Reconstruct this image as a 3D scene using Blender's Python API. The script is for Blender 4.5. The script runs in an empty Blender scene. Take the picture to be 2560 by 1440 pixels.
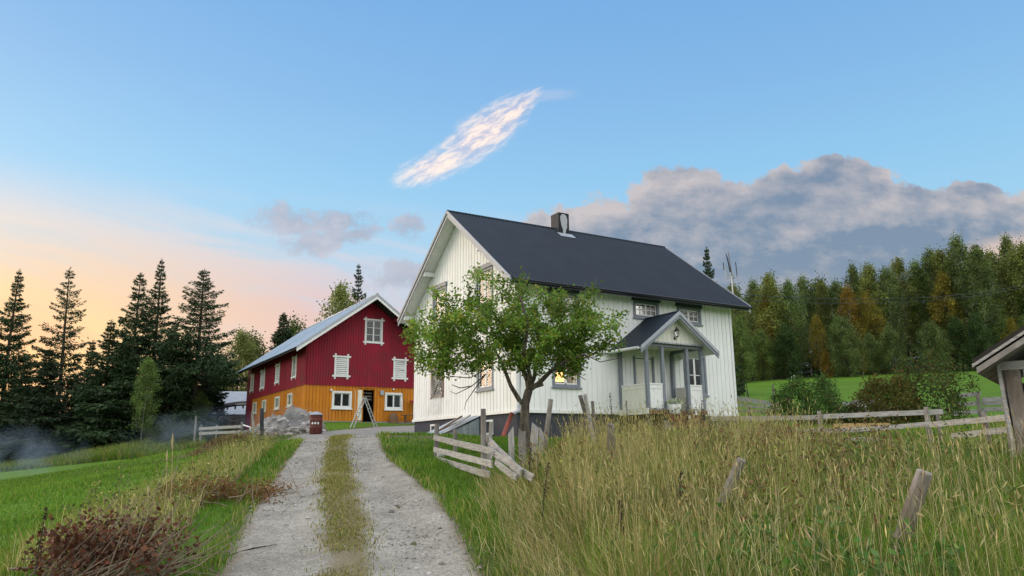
import bpy, math, random
import numpy as np
from mathutils import Vector, Matrix
sc = bpy.context.scene
col = sc.collection
rad = math.radians
random.seed(7)
# ------------------------------------------------------------------ camera
FPX, PITCH, ROLL = 1890.5, 0.2125, -0.0102      # focal length in photo pixels (2560 wide), radians
CAM = np.array([0.0, 0.0, 1.6])
_w = np.array([0, math.cos(PITCH), math.sin(PITCH)]); _u = np.array([0, -math.sin(PITCH), math.cos(PITCH)]); _x = np.array([1.0, 0, 0])
AX = _x * math.cos(ROLL) + _u * math.sin(ROLL)
AU = _u * math.cos(ROLL) - _x * math.sin(ROLL)
AW = _w
cam = bpy.data.cameras.new('camera'); cam.sensor_width = 36; cam.lens = 36 * FPX / 2560
cam.clip_start = 0.1; cam.clip_end = 3000
camo = bpy.data.objects.new('camera', cam); col.objects.link(camo)
camo.matrix_world = Matrix(((AX[0], AU[0], -AW[0], CAM[0]), (AX[1], AU[1], -AW[1], CAM[1]), (AX[2], AU[2], -AW[2], CAM[2]), (0, 0, 0, 1)))
sc.camera = camo
# ------------------------------------------------------------------ sky
SUN_AZ, SUN_EL = -62.0, 4.0          # degrees from the view axis (negative = left) and above the horizon
wld = bpy.data.worlds.new("World"); sc.world = wld; wld.use_nodes = True
NT = wld.node_tree
for n in list(NT.nodes): NT.nodes.remove(n)
class S:                              # a shader socket with arithmetic
    def __init__(s, k): s.k = k
    def _m(s, op, o=None, o2=None):
        n = NT.nodes.new('ShaderNodeMath'); n.operation = op
        for i, q in enumerate((s, o, o2)):
            if q is None: continue
            if isinstance(q, S): NT.links.new(q.k, n.inputs[i])
            else: n.inputs[i].default_value = q
        return S(n.outputs[0])
    def __add__(s, o): return s._m('ADD', o)
    def __sub__(s, o): return s._m('SUBTRACT', o)
    def __mul__(s, o): return s._m('MULTIPLY', o)
    def __truediv__(s, o): return s._m('DIVIDE', o)
    __radd__ = __add__; __rmul__ = __mul__
    def rsub(s, c): return s * -1.0 + c
    def mx(s, o): return s._m('MAXIMUM', o)
    def mn(s, o): return s._m('MINIMUM', o)
    def pw(s, o): return s._m('POWER', o)
    def ss(s, a, b):
        n = NT.nodes.new('ShaderNodeMapRange'); n.interpolation_type = 'SMOOTHSTEP'
        NT.links.new(s.k, n.inputs[0]); n.inputs[1].default_value = a; n.inputs[2].default_value = b
        return S(n.outputs[0])
def srgb(r, g, b):
    f = lambda c: c / 12.92 if c <= .04045 else ((c + .055) / 1.055) ** 2.4
    return (f(r / 255), f(g / 255), f(b / 255), 1)
def mixc(fac, a, b):
    n = NT.nodes.new('ShaderNodeMix'); n.data_type = 'RGBA'
    NT.links.new(fac.k, n.inputs[0]) if isinstance(fac, S) else setattr(n.inputs[0], 'default_value', fac)
    for i, q in ((6, a), (7, b)):
        if isinstance(q, S): NT.links.new(q.k, n.inputs[i])
        else: n.inputs[i].default_value = q
    return S(n.outputs[2])
def comb(x, y, z):
    n = NT.nodes.new('ShaderNodeCombineXYZ')
    for i, q in enumerate((x, y, z)):
        if isinstance(q, S): NT.links.new(q.k, n.inputs[i])
        else: n.inputs[i].default_value = q
    return S(n.outputs[0])
def noise(vec, scale, detail=6, rough=.55, dist=0.0):
    n = NT.nodes.new('ShaderNodeTexNoise'); NT.links.new(vec.k, n.inputs['Vector'])
    n.inputs['Scale'].default_value = scale; n.inputs['Detail'].default_value = detail
    n.inputs['Roughness'].default_value = rough; n.inputs['Distortion'].default_value = dist
    return S(n.outputs[0])
def ramp(fac, stops, interp='LINEAR'):
    n = NT.nodes.new('ShaderNodeValToRGB'); NT.links.new(fac.k, n.inputs[0]); e = n.color_ramp.elements
    n.color_ramp.interpolation = interp
    while len(e) < len(stops): e.new(0.5)
    for i, (p, c) in enumerate(stops): e[i].position = p; e[i].color = c
    return S(n.outputs[0])
tc = NT.nodes.new('ShaderNodeTexCoord'); sep = NT.nodes.new('ShaderNodeSeparateXYZ'); NT.links.new(tc.outputs['Generated'], sep.inputs[0])
DX, DY, DZ = S(sep.outputs[0]), S(sep.outputs[1]), S(sep.outputs[2])
DIR = S(tc.outputs['Generated'])
sky = NT.nodes.new('ShaderNodeTexSky'); sky.sky_type = 'NISHITA'; sky.sun_disc = False
sky.sun_elevation = rad(SUN_EL); sky.sun_rotation = rad(SUN_AZ); sky.dust_density = 1.5
# evening blue by elevation
grad = ramp(DZ, [(0.0, srgb(205, 212, 222)), (.12, srgb(182, 208, 228)), (.24, srgb(158, 208, 238)), (.34, srgb(142, 198, 238)), (.44, srgb(128, 182, 232)), (.56, srgb(112, 170, 228)), (.8, srgb(92, 150, 218))])
# sunset glow, low around the sun's azimuth
sx, sy = math.sin(rad(SUN_AZ)), math.cos(rad(SUN_AZ))
hl = (DX * DX + DY * DY).pw(.5).mx(.001)
caz = (DX * sx + DY * sy) / hl
nz = noise(comb(DX, DY, DZ * 2.5), 2.2, 3, .55, .6)
lowfac = DZ.ss(.33, .10)
g1 = (caz.ss(.62, .97) * lowfac * (nz * .9 + .6)).mn(1.0)
pinkfac = (caz.ss(.0, .85) * DZ.ss(.32, .10) * (nz * 1.6 + .2)).mn(1.0)
skyc = mixc(pinkfac * .85, grad, srgb(214, 188, 198))
skyc = mixc(g1 * 1.0, skyc, ramp(DZ, [(0.02, srgb(232, 160, 150)), (.10, srgb(250, 168, 112)), (.18, srgb(255, 190, 88)), (.24, srgb(252, 200, 128)), (.30, srgb(236, 208, 178)), (.36, srgb(204, 214, 218))]))
# unseen bright high cloud, added outside the view to light the front wall
fill_cloud = noise(comb(DX / (DZ + .25), DY / (DZ + .25), 0.0), 1.3, 3, .55, .5).ss(.28, .60) * DZ.ss(.0, .18) * DY.ss(.56, .15)
back_sky = mixc(fill_cloud * .9, skyc, (2.6, 2.45, 2.35, 1))
# gnomonic coordinates of the sky ahead (world directions, forward = +y)
fy = DY.mx(.05)
A_, B_ = DX / fy, DZ / fy
ahead = DY.ss(.56, .66)
P_ = comb(A_, B_, 0.0)
def blob(a0, b0, ra, rb, A=None, B=None):
    A = A or A_; B = B or B_
    u = (A + (-a0)) * (1 / ra); v = (B + (-b0)) * (1 / rb)
    return (u * u + v * v).rsub(1.0)
_wn = NT.nodes.new('ShaderNodeTexNoise'); NT.links.new(P_.k, _wn.inputs['Vector']); _wn.inputs['Scale'].default_value = 9; _wn.inputs['Detail'].default_value = 5; _wn.inputs['Roughness'].default_value = .6
_ws = NT.nodes.new('ShaderNodeSeparateColor'); NT.links.new(_wn.outputs[1], _ws.inputs[0])
wA, wB, wC = A_ + (S(_ws.outputs[0]) + (-.5)) * .05, B_ + (S(_ws.outputs[1]) + (-.5)) * .05, S(_ws.outputs[2])
fine = noise(P_, 26, 7, .66) + (-.5)
# pale veil low across the left
veil = noise(comb(A_ * 1.1 + B_ * 1.4, B_ * 3.2 + A_ * .6, 3.1), 3.6, 5, .58, .6).ss(.40, .60) * DZ.ss(.335, .24) * DX.ss(.35, -.25) * ahead
skyc = mixc(veil * .85, skyc, mixc(g1 * 1.1, mixc(DZ.ss(.16, .28), srgb(222, 178, 180), srgb(208, 208, 222)), srgb(255, 208, 124)))
def mask(blobs, soft0, soft1, amp):
    m = None
    for q in blobs:
        z = blob(*q, A=wA, B=wB); m = z if m is None else m.mx(z)
    raw = m + fine * amp
    return raw.ss(soft0, soft1) * ahead, raw
# small broken grey cloud left of the house
small, _ = mask([(-.30, .315, .075, .022), (-.235, .318, .06, .024), (-.275, .285, .05, .02), (-.22, .295, .055, .018), (-.14, .305, .025, .022), (-.12, .235, .09, .03)], -.05, 1.0, 4.2)
skyc = mixc(small * .85, skyc, mixc((fine * 2.2 + wC).mx(0.0).mn(1.0), srgb(128, 142, 170), srgb(196, 190, 204)))
# cumulus bank over the forest
bankm, bank_raw = mask([(.07, .265, .075, .07), (.14, .28, .09, .072), (.235, .30, .085, .095), (.31, .30, .1, .07), (.40, .335, .09, .05), (.465, .35, .085, .052), (.50, .27, .16, .09), (.60, .30, .08, .055), (.70, .27, .13, .075), (.35, .2, .32, .11), (.64, .345, .045, .018), (.9, .24, .25, .09)], -.03, .24, 1.5)
bsh = noise(comb(A_ * 1.0, B_ * 1.7, 9.0), 9, 6, .6, 0.0)
bs2 = noise(comb(A_ + (-.014), (B_ + .014) * 1.7, 9.0), 9, 6, .6, 0.0)
lit = (bsh - bs2) * 2.4 + bank_raw.ss(1.1, .0) * .42
bankc = mixc((B_.ss(.20, .38) * .45 + lit + A_.ss(.38, .05) * .35 + (-.16)).mx(0.0).mn(1.0), srgb(112, 130, 158), srgb(202, 190, 190))
lowpink = (B_.ss(.25, .17) * .5).mn(1.0)
bankc = mixc(lowpink * bsh.ss(.42, .6), bankc, srgb(222, 196, 188))
skyc = mixc((bankm * .97).mn(1.0), skyc, bankc)
rp = (blob(.70, .235, .09, .06) + (wC + (-.5)) * 1.6).ss(-.1, .8) * ahead
skyc = mixc(rp * .8, skyc, srgb(240, 206, 188))
# sunlit feather cloud: a pointed lower-left wisp joining a broader upper one, combed along its length
def tilted(a0, b0, ang, ra, rb):
    c_, s__ = math.cos(ang), math.sin(ang); p_, q_ = A_ + (-a0), B_ + (-b0)
    u_ = (p_ * c_ + q_ * s__) * (1 / ra); v_ = (q_ * c_ + p_ * -s__) * (1 / rb)
    return (u_ * u_ + v_ * v_).rsub(1.0)
cf, sf = math.cos(.60), math.sin(.60)
a1, b1 = A_ + .068, B_ + (-.424)
fu = a1 * cf + b1 * sf; fv = b1 * cf - a1 * sf
st = noise(comb(fu * 5.0 + fv * 4.0, fv * 15.0 + wC * .25, 1.7), 7, 7, .66, .35)
fm = tilted(-.1085, .3905, .42, .066, .024).mx(tilted(-.040, .440, .66, .088, .033)).mx(tilted(.004, .470, .78, .055, .018))
feather = (fm + (st + (-.5)) * 1.8 + (wC + (-.5)) * 1.0 + (-.08)).ss(-.45, 1.35) * fm.ss(-1.0, .5) * B_.ss(.352, .364) * ahead
skyc = mixc(feather * .95, skyc, mixc(st.ss(.36, .60), srgb(212, 200, 218), (1.22, .95, .78, 1)))
tail = (blob(.055, .498, .05, .012, A=A_ + (B_ + (-.5)) * -.9, B=B_) + (st + (-.5)) * 1.2).ss(-.1, 1.2) * ahead
skyc = mixc(tail * .28, skyc, srgb(214, 214, 232))
# the detailed sky ahead joins the unseen sky with the added cloud where the clouds ahead have faded out
bg = NT.nodes.new('ShaderNodeBackground'); NT.links.new(skyc.k, bg.inputs[0]); bg.inputs[1].default_value = 0.72
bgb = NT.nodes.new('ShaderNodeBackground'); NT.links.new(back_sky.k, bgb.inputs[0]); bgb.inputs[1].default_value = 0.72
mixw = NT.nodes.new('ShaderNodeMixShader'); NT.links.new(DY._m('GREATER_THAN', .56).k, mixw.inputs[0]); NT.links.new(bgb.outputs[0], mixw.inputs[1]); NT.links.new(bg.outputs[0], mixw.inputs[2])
bg2 = NT.nodes.new('ShaderNodeBackground'); NT.links.new(sky.outputs[0], bg2.inputs[0]); bg2.inputs[1].default_value = 0.05
addn = NT.nodes.new('ShaderNodeAddShader'); NT.links.new(mixw.outputs[0], addn.inputs[0]); NT.links.new(bg2.outputs[0], addn.inputs[1])
wo = NT.nodes.new('ShaderNodeOutputWorld'); NT.links.new(addn.outputs[0], wo.inputs[0])
wld.cycles.sampling_method = 'MANUAL'; wld.cycles.sample_map_resolution = 512
# ------------------------------------------------------------------ sun (after-glow: weak, very soft)
sl = bpy.data.lights.new('sun', 'SUN'); sl.energy = 1.7; sl.angle = rad(35); sl.color = (1.0, .83, .66)
so = bpy.data.objects.new('sun', sl); col.objects.link(so)
sd = Vector((math.sin(rad(SUN_AZ)) * math.cos(rad(SUN_EL)), math.cos(rad(SUN_AZ)) * math.cos(rad(SUN_EL)), math.sin(rad(SUN_EL))))
so.rotation_euler = sd.to_track_quat('Z', 'Y').to_euler()
vs = sc.view_settings; vs.view_transform = 'Standard'; vs.look = 'None'; vs.exposure = 0.35; vs.gamma = 1; vs.use_curve_mapping = False
sc.render.engine = 'CYCLES'; sc.cycles.use_denoising = True
sc.cycles.max_bounces = 6; sc.cycles.transparent_max_bounces = 12; sc.cycles.volume_bounces = 0
sc.cycles.volume_step_rate = 2.0; sc.cycles.volume_max_steps = 96
# ------------------------------------------------------------------ helpers
def ray(px, py): return AW + AX * (px - 1280) / FPX + AU * (720 - py) / FPX
def pix(px, py, d):
    v = ray(px, py); return CAM + v * d / v[1]
TH = 1.0311
D1 = np.array([math.sin(TH), math.cos(TH), 0]); D2 = np.array([-math.cos(TH), math.sin(TH), 0])
YAW = math.pi / 2 - TH
def tag(o, label=None, cat=None, group=None, kind=None):
    if label: o['label'] = label
    if cat: o['category'] = cat
    if group: o['group'] = group
    if kind: o['kind'] = kind
    return o
def empty(name, loc, rz=0.0, label=None, cat=None, group=None):
    o = bpy.data.objects.new(name, None); col.objects.link(o); o.location = loc; o.rotation_euler = (0, 0, rz)
    o.empty_display_size = .2
    return tag(o, label, cat, group)
def link(name, me, parent=None, loc=(0, 0, 0), rz=0.0, kind=None):
    o = bpy.data.objects.new(name, me); col.objects.link(o); o.parent = parent; o.location = loc; o.rotation_euler = (0, 0, rz)
    if kind: o['kind'] = kind
    return o
class MB:
    def __init__(s): s.v = []; s.f = []; s.m = []
    def add(s, v, f, m=0):
        b = len(s.v); s.v += [tuple(q) for q in v]; s.f += [tuple(b + i for i in q) for q in f]; s.m += [m] * len(f); return s
    def box(s, x0, x1, y0, y1, z0, z1, m=0):
        v = [(x0, y0, z0), (x1, y0, z0), (x1, y1, z0), (x0, y1, z0), (x0, y0, z1), (x1, y0, z1), (x1, y1, z1), (x0, y1, z1)]
        return s.add(v, [(0, 3, 2, 1), (4, 5, 6, 7), (0, 1, 5, 4), (1, 2, 6, 5), (2, 3, 7, 6), (3, 0, 4, 7)], m)
    def hexa(s, bot, top, m=0):
        return s.add(list(bot) + list(top), [(3, 2, 1, 0), (4, 5, 6, 7), (0, 1, 5, 4), (1, 2, 6, 5), (2, 3, 7, 6), (3, 0, 4, 7)], m)
    def prism(s, poly, d, m=0):
        """poly: 3-D points of a planar polygon, d: extrusion vector"""
        n = len(poly); d = np.array(d); a = [np.array(q, float) for q in poly]; v = a + [q + d for q in a]
        return s.add(v, [tuple(range(n))[::-1], tuple(range(n, 2 * n))] + [(i, (i + 1) % n, n + (i + 1) % n, n + i) for i in range(n)], m)
    def tube(s, pts, rads, n=8, m=0, caps=True):
        pts = [np.array(p, float) for p in pts]
        if not hasattr(rads, '__len__'): rads = [rads] * len(pts)
        vs = []; ref = None
        for i, p in enumerate(pts):
            t = pts[min(i + 1, len(pts) - 1)] - pts[max(i - 1, 0)]; t /= max(np.linalg.norm(t), 1e-9)
            if ref is None:
                ref = np.array([0, 0, 1.0]) if abs(t[2]) < .9 else np.array([1.0, 0, 0])
            a = np.cross(t, ref); a /= max(np.linalg.norm(a), 1e-9); b = np.cross(t, a); ref = -b if False else ref
            for k in range(n):
                w = 2 * math.pi * k / n; vs.append(p + rads[i] * (a * math.cos(w) + b * math.sin(w)))
        fs = []
        for i in range(len(pts) - 1):
            for k in range(n):
                k2 = (k + 1) % n; fs.append((i * n + k, i * n + k2, (i + 1) * n + k2, (i + 1) * n + k))
        if caps: fs += [tuple(range(n)), tuple(range((len(pts) - 1) * n, len(pts) * n))[::-1]]
        return s.add(vs, fs, m)
    def lathe(s, prof, n=16, c=(0, 0, 0), m=0):
        vs = [(c[0] + r * math.cos(2 * math.pi * k / n), c[1] + r * math.sin(2 * math.pi * k / n), c[2] + z) for r, z in prof for k in range(n)]
        fs = [(i * n + k, i * n + (k + 1) % n, (i + 1) * n + (k + 1) % n, (i + 1) * n + k) for i in range(len(prof) - 1) for k in range(n)]
        fs += [tuple(range(n))[::-1], tuple(range((len(prof) - 1) * n, len(prof) * n))]
        return s.add(vs, fs, m)
    def plank(s, p0, p1, w, t, up=(0, 0, 1), seed=0, jit=.06, seg=5, m=0, rough_end=0.0):
        """a weathered board from p0 to p1: height w along up, thickness t"""
        rn = random.Random(seed); p0 = np.array(p0, float); p1 = np.array(p1, float); d = p1 - p0; l = np.linalg.norm(d); d /= l
        up = np.array(up, float); up -= d * (up @ d); up /= np.linalg.norm(up); sd_ = np.cross(d, up)
        vs = []
        for i in range(seg + 1):
            f = i / seg; c = p0 + d * l * f + up * rn.uniform(-1, 1) * w * jit + sd_ * rn.uniform(-1, 1) * t * jit * 2
            ww = w * (1 + rn.uniform(-1, 1) * jit) / 2; tt = t * (1 + rn.uniform(-1, 1) * jit) / 2
            for a, b in ((-1, -1), (1, -1), (1, 1), (-1, 1)):
                e = rough_end * rn.uniform(-1, 1) if i in (0, seg) else 0
                vs.append(c + sd_ * a * tt + up * b * ww + d * e)
        fs = [(i * 4 + k, i * 4 + (k + 1) % 4, i * 4 + 4 + (k + 1) % 4, i * 4 + 4 + k) for i in range(seg) for k in range(4)]
        fs += [(3, 2, 1, 0), tuple(seg * 4 + k for k in range(4))]
        return s.add(vs, fs, m)
    def mesh(s, name, mats, smooth=False):
        me = bpy.data.meshes.new(name); me.from_pydata([tuple(map(float, q)) for q in s.v], [], s.f)
        for q in (mats if isinstance(mats, (list, tuple)) else [mats]): me.materials.append(q)
        if any(s.m): me.polygons.foreach_set('material_index', s.m)
        if smooth: me.polygons.foreach_set('use_smooth', [True] * len(s.f))
        me.update(); return me
    def build(s, name, mats, parent=None, loc=(0, 0, 0), rz=0.0, smooth=False, kind=None):
        return link(name, s.mesh(name, mats, smooth), parent, loc, rz, kind)
def np_mesh(name, v, f, mats, colors=None, smooth=False):
    """v (N,3), f (M,3) or (M,4)"""
    v = np.asarray(v, np.float32); f = np.asarray(f, np.int32); k = f.shape[1]
    me = bpy.data.meshes.new(name); me.vertices.add(len(v)); me.vertices.foreach_set('co', v.ravel())
    me.loops.add(f.size); me.loops.foreach_set('vertex_index', f.ravel())
    me.polygons.add(len(f)); me.polygons.foreach_set('loop_start', np.arange(0, f.size, k, dtype=np.int32)); me.polygons.foreach_set('loop_total', np.full(len(f), k, np.int32))
    if smooth: me.polygons.foreach_set('use_smooth', np.ones(len(f), bool))
    for q in (mats if isinstance(mats, (list, tuple)) else [mats]): me.materials.append(q)
    if colors is not None:
        ca = me.color_attributes.new('Col', 'FLOAT_COLOR', 'POINT'); c4 = np.ones((len(v), 4), np.float32); c4[:, :3] = colors; ca.data.foreach_set('color', c4.ravel())
    me.update(calc_edges=True); return me
# ------------------------------------------------------------------ materials
def lin(r, g, b): return srgb(r, g, b)
def mat(name, c1, c2=None, scale=4.0, stretch=(1, 1, 1), rough=.75, bump=.0, bscale=None, spec=.3, metal=0.0, lo=.35, hi=.65, rnd=0.0, detail=6, c3=None, s3=2.0, l3=.55, h3=.75, coords='Object', bdist=.02):
    m = bpy.data.materials.new(name); m.use_nodes = True; nt = m.node_tree; p = nt.nodes['Principled BSDF']
    p.inputs['Roughness'].default_value = rough; p.inputs['Metallic'].default_value = metal; p.inputs['Specular IOR Level'].default_value = spec
    t = nt.nodes.new('ShaderNodeTexCoord'); mp = nt.nodes.new('ShaderNodeMapping'); oi = nt.nodes.new('ShaderNodeObjectInfo')
    mul = nt.nodes.new('ShaderNodeMath'); mul.operation = 'MULTIPLY'; mul.inputs[1].default_value = 37.0; nt.links.new(oi.outputs['Random'], mul.inputs[0])
    nt.links.new(t.outputs[coords], mp.inputs[0]); mp.inputs['Scale'].default_value = stretch
    if coords == 'Object': nt.links.new(mul.outputs[0], mp.inputs['Location'])
    n = nt.nodes.new('ShaderNodeTexNoise'); nt.links.new(mp.outputs[0], n.inputs['Vector']); n.inputs['Scale'].default_value = scale; n.inputs['Detail'].default_value = detail
    r = nt.nodes.new('ShaderNodeValToRGB'); nt.links.new(n.outputs[0], r.inputs[0]); e = r.color_ramp.elements
    e[0].position = lo; e[1].position = hi; e[0].color = c1; e[1].color = c2 or c1; out = r.outputs[0]
    if c3:
        n3 = nt.nodes.new('ShaderNodeTexNoise'); nt.links.new(t.outputs[coords], n3.inputs['Vector']); n3.inputs['Scale'].default_value = s3; n3.inputs['Detail'].default_value = 8; n3.inputs['Roughness'].default_value = .65
        mr = nt.nodes.new('ShaderNodeMapRange'); nt.links.new(n3.outputs[0], mr.inputs[0]); mr.inputs[1].default_value = l3; mr.inputs[2].default_value = h3
        mx = nt.nodes.new('ShaderNodeMix'); mx.data_type = 'RGBA'; nt.links.new(mr.outputs[0], mx.inputs[0]); nt.links.new(out, mx.inputs[6]); mx.inputs[7].default_value = c3; out = mx.outputs[2]
    if rnd:
        hs = nt.nodes.new('ShaderNodeHueSaturation'); ma = nt.nodes.new('ShaderNodeMath'); ma.operation = 'MULTIPLY_ADD'; ma.inputs[1].default_value = rnd; ma.inputs[2].default_value = 1 - rnd / 2
        nt.links.new(oi.outputs['Random'], ma.inputs[0]); nt.links.new(ma.outputs[0], hs.inputs['Value']); nt.links.new(out, hs.inputs['Color']); out = hs.outputs[0]
    nt.links.new(out, p.inputs['Base Color'])
    if bump:
        b = nt.nodes.new('ShaderNodeBump'); b.inputs['Strength'].default_value = bump; b.inputs['Distance'].default_value = bdist
        nb = nt.nodes.new('ShaderNodeTexNoise'); nt.links.new(mp.outputs[0], nb.inputs['Vector']); nb.inputs['Scale'].default_value = bscale or scale * 3; nb.inputs['Detail'].default_value = 8
        nt.links.new(nb.outputs[0], b.inputs['Height']); nt.links.new(b.outputs[0], p.inputs['Normal'])
    return m
def leafmat(name, trans=.42, tint=True, rough=.6):
    """foliage: per-leaf colour from the mesh, tinted by the object's own colour, partly translucent"""
    m = bpy.data.materials.new(name); m.use_nodes = True; nt = m.node_tree; p = nt.nodes['Principled BSDF']
    a = nt.nodes.new('ShaderNodeAttribute'); a.attribute_name = 'Col'; out = a.outputs['Color']
    if tint:
        oi = nt.nodes.new('ShaderNodeObjectInfo'); mx = nt.nodes.new('ShaderNodeMix'); mx.data_type = 'RGBA'; mx.blend_type = 'MULTIPLY'; mx.inputs[0].default_value = 1
        nt.links.new(out, mx.inputs[6]); nt.links.new(oi.outputs['Color'], mx.inputs[7]); out = mx.outputs[2]
    nt.links.new(out, p.inputs['Base Color']); p.inputs['Roughness'].default_value = rough; p.inputs['Specular IOR Level'].default_value = .2
    tr = nt.nodes.new('ShaderNodeBsdfTranslucent'); nt.links.new(out, tr.inputs[0]); ms = nt.nodes.new('ShaderNodeMixShader'); ms.inputs[0].default_value = trans
    o = nt.nodes['Material Output']; nt.links.new(p.outputs[0], ms.inputs[1]); nt.links.new(tr.outputs[0], ms.inputs[2]); nt.links.new(ms.outputs[0], o.inputs[0])
    return m
def glassmat(name, tint=(1, 1, 1, 1)):
    m = bpy.data.materials.new(name); m.use_nodes = True; nt = m.node_tree; nt.nodes.remove(nt.nodes['Principled BSDF'])
    g = nt.nodes.new('ShaderNodeBsdfGlossy'); g.inputs['Roughness'].default_value = .03; t = nt.nodes.new('ShaderNodeBsdfTransparent'); t.inputs[0].default_value = tint
    fr = nt.nodes.new('ShaderNodeFresnel'); fr.inputs[0].default_value = 1.5; nz_ = nt.nodes.new('ShaderNodeTexNoise'); nz_.inputs['Scale'].default_value = 1.5
    b = nt.nodes.new('ShaderNodeBump'); b.inputs['Strength'].default_value = .015; nt.links.new(nz_.outputs[0], b.inputs['Height']); nt.links.new(b.outputs[0], g.inputs['Normal'])
    ms = nt.nodes.new('ShaderNodeMixShader'); nt.links.new(fr.outputs[0], ms.inputs[0]); nt.links.new(t.outputs[0], ms.inputs[1]); nt.links.new(g.outputs[0], ms.inputs[2]); nt.links.new(ms.outputs[0], nt.nodes['Material Output'].inputs[0])
    return m
def emit(name, c, s):
    m = bpy.data.materials.new(name); m.use_nodes = True; p = m.node_tree.nodes['Principled BSDF']; p.inputs['Base Color'].default_value = c; p.inputs['Emission Color'].default_value = c; p.inputs['Emission Strength'].default_value = s; return m
M = {}
M['white_board'] = mat('white painted board', (.80, .81, .785, 1), (.73, .745, .72, 1), 3, (1, 1, .25), .55, .12, 14, rnd=.05, c3=(.60, .605, .55, 1), s3=1.0, l3=.52, h3=.8)
M['white'] = mat('white paint', (.76, .77, .74, 1), (.68, .69, .67, 1), 6, rough=.5, bump=.05)
M['cream'] = mat('cream paint', (.72, .71, .60, 1), (.64, .63, .54, 1), 5, (1, 1, .4), rough=.55, bump=.08, rnd=.05)
M['grey_trim'] = mat('grey trim paint', (.20, .225, .255, 1), (.165, .185, .21, 1), 8, rough=.5, bump=.06)
M['light_trim'] = mat('light grey trim paint', (.36, .385, .42, 1), (.31, .33, .36, 1), 6, rough=.5, bump=.06)
M['dark_trim'] = mat('dark slate trim paint', (.055, .068, .085, 1), (.04, .05, .065, 1), 8, rough=.5)
M['roof_dark'] = mat('dark blue steel roofing', (.010, .017, .026, 1), (.014, .022, .033, 1), 1.2, rough=.5, spec=.25, bump=.0, bscale=30, c3=(.014, .019, .026, 1), s3=.7, l3=.5, h3=.8)
M['gutter'] = mat('dark gutter enamel', (.02, .024, .045, 1), rough=.35, spec=.5)
M['foundation'] = mat('dark painted plaster', (.055, .056, .068, 1), (.042, .044, .055, 1), 3, rough=.85, bump=.3, bscale=20, c3=(.08, .08, .09, 1), s3=2, l3=.6, h3=.8)
M['chimney'] = mat('dark chimney cladding', (.010, .011, .014, 1), (.014, .015, .018, 1), 4, rough=.6, spec=.2)
M['chimney_side'] = mat('grey chimney plaster', (.05, .053, .058, 1), (.04, .042, .046, 1), 4, rough=.7)
M['peeled'] = mat('bare plaster', (.42, .44, .46, 1), (.34, .36, .38, 1), 12, rough=.8)
M['zinc'] = mat('zinc sheet', (.36, .40, .44, 1), (.28, .32, .36, 1), 3, (1, 1, 1), rough=.45, spec=.5, metal=.0, bump=.05, rnd=.1, c3=(.22, .2, .18, 1), s3=3, l3=.62, h3=.8)
M['barn_roof'] = mat('pale galvanised roof', (.36, .42, .47, 1), (.28, .33, .37, 1), 1.5, rough=.4, spec=.5, metal=.25, c3=(.3, .3, .29, 1), s3=1.0, l3=.55, h3=.8)
M['red'] = mat('red barn paint', (.31, .013, .034, 1), (.225, .010, .026, 1), 2.2, (1, 1, .15), rough=.75, bump=.25, bscale=18, rnd=.12, c3=(.15, .022, .028, 1), s3=.9, l3=.44, h3=.74)
M['orange'] = mat('ochre barn paint', (.60, .225, .016, 1), (.48, .17, .012, 1), 2.5, (1, 1, .15), rough=.75, bump=.25, bscale=18, rnd=.22, c3=(.34, .125, .02, 1), s3=1.0, l3=.44, h3=.74)
M['concrete'] = mat('concrete', (.34, .34, .32, 1), (.24, .24, .23, 1), 5, rough=.9, bump=.3)
M['weathered'] = mat('weathered grey wood', (.26, .24, .21, 1), (.13, .115, .10, 1), 6, (.35, .35, .35), rough=.9, bump=.5, bscale=26, rnd=.35, c3=(.33, .32, .30, 1), s3=5, l3=.5, h3=.75)
M['greywood'] = mat('old grey fence board', (.43, .42, .39, 1), (.25, .24, .22, 1), 7, (.5, .5, 7), rough=.9, bump=.5, bscale=16, rnd=.28, c3=(.12, .11, .095, 1), s3=6, l3=.58, h3=.8)
M['brownwood'] = mat('brown raw wood', (.20, .115, .065, 1), (.12, .07, .042, 1), 7, (1, 1, .2), rough=.85, bump=.5, bscale=20, rnd=.2)
M['fresh'] = mat('new timber', (.50, .33, .15, 1), (.40, .25, .11, 1), 6, (1, 1, .3), rough=.8, bump=.2)
M['darkpole'] = mat('dark tarred pole', (.022, .026, .032, 1), (.05, .055, .06, 1), 6, (1, 1, .3), rough=.8, bump=.3)
M['tar_end'] = mat('black pole sleeve', (.008, .008, .009, 1), rough=.5)
M['bark'] = mat('dark bark', (.085, .065, .05, 1), (.035, .028, .022, 1), 10, (1, 1, .35), rough=.95, bump=.8, bscale=20, bdist=.03)
M['applebark'] = mat('apple bark', (.15, .125, .095, 1), (.05, .04, .032, 1), 9, (1, 1, .4), rough=.95, bump=1.0, bscale=18, bdist=.04, c3=(.12, .14, .08, 1), s3=7, l3=.55, h3=.7)
M['birchbark'] = mat('birch bark', (.26, .25, .22, 1), (.07, .06, .05, 1), 3, (1, 1, 3.5), rough=.85, bump=.3, lo=.5, hi=.66)
M['twig'] = mat('dead twig', (.30, .24, .17, 1), (.16, .12, .085, 1), 8, rough=.9, rnd=.3)
M['leaf'] = leafmat('leaves'); M['needle'] = leafmat('needles', .12); M['blade'] = leafmat('grass blades', .35, tint=False); M['dryleaf'] = leafmat('dry leaves', .25, tint=False)
M['glass'] = glassmat('window glass'); M['glass_dark'] = glassmat('old window glass', (.55, .62, .66, 1))
M['room'] = mat('room wallpaper', (.26, .21, .16, 1), (.2, .165, .125, 1), 3, rough=.9)
M['dark_in'] = mat('dark interior boards', (.035, .03, .026, 1), (.02, .018, .016, 1), 4, rough=.95)
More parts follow.
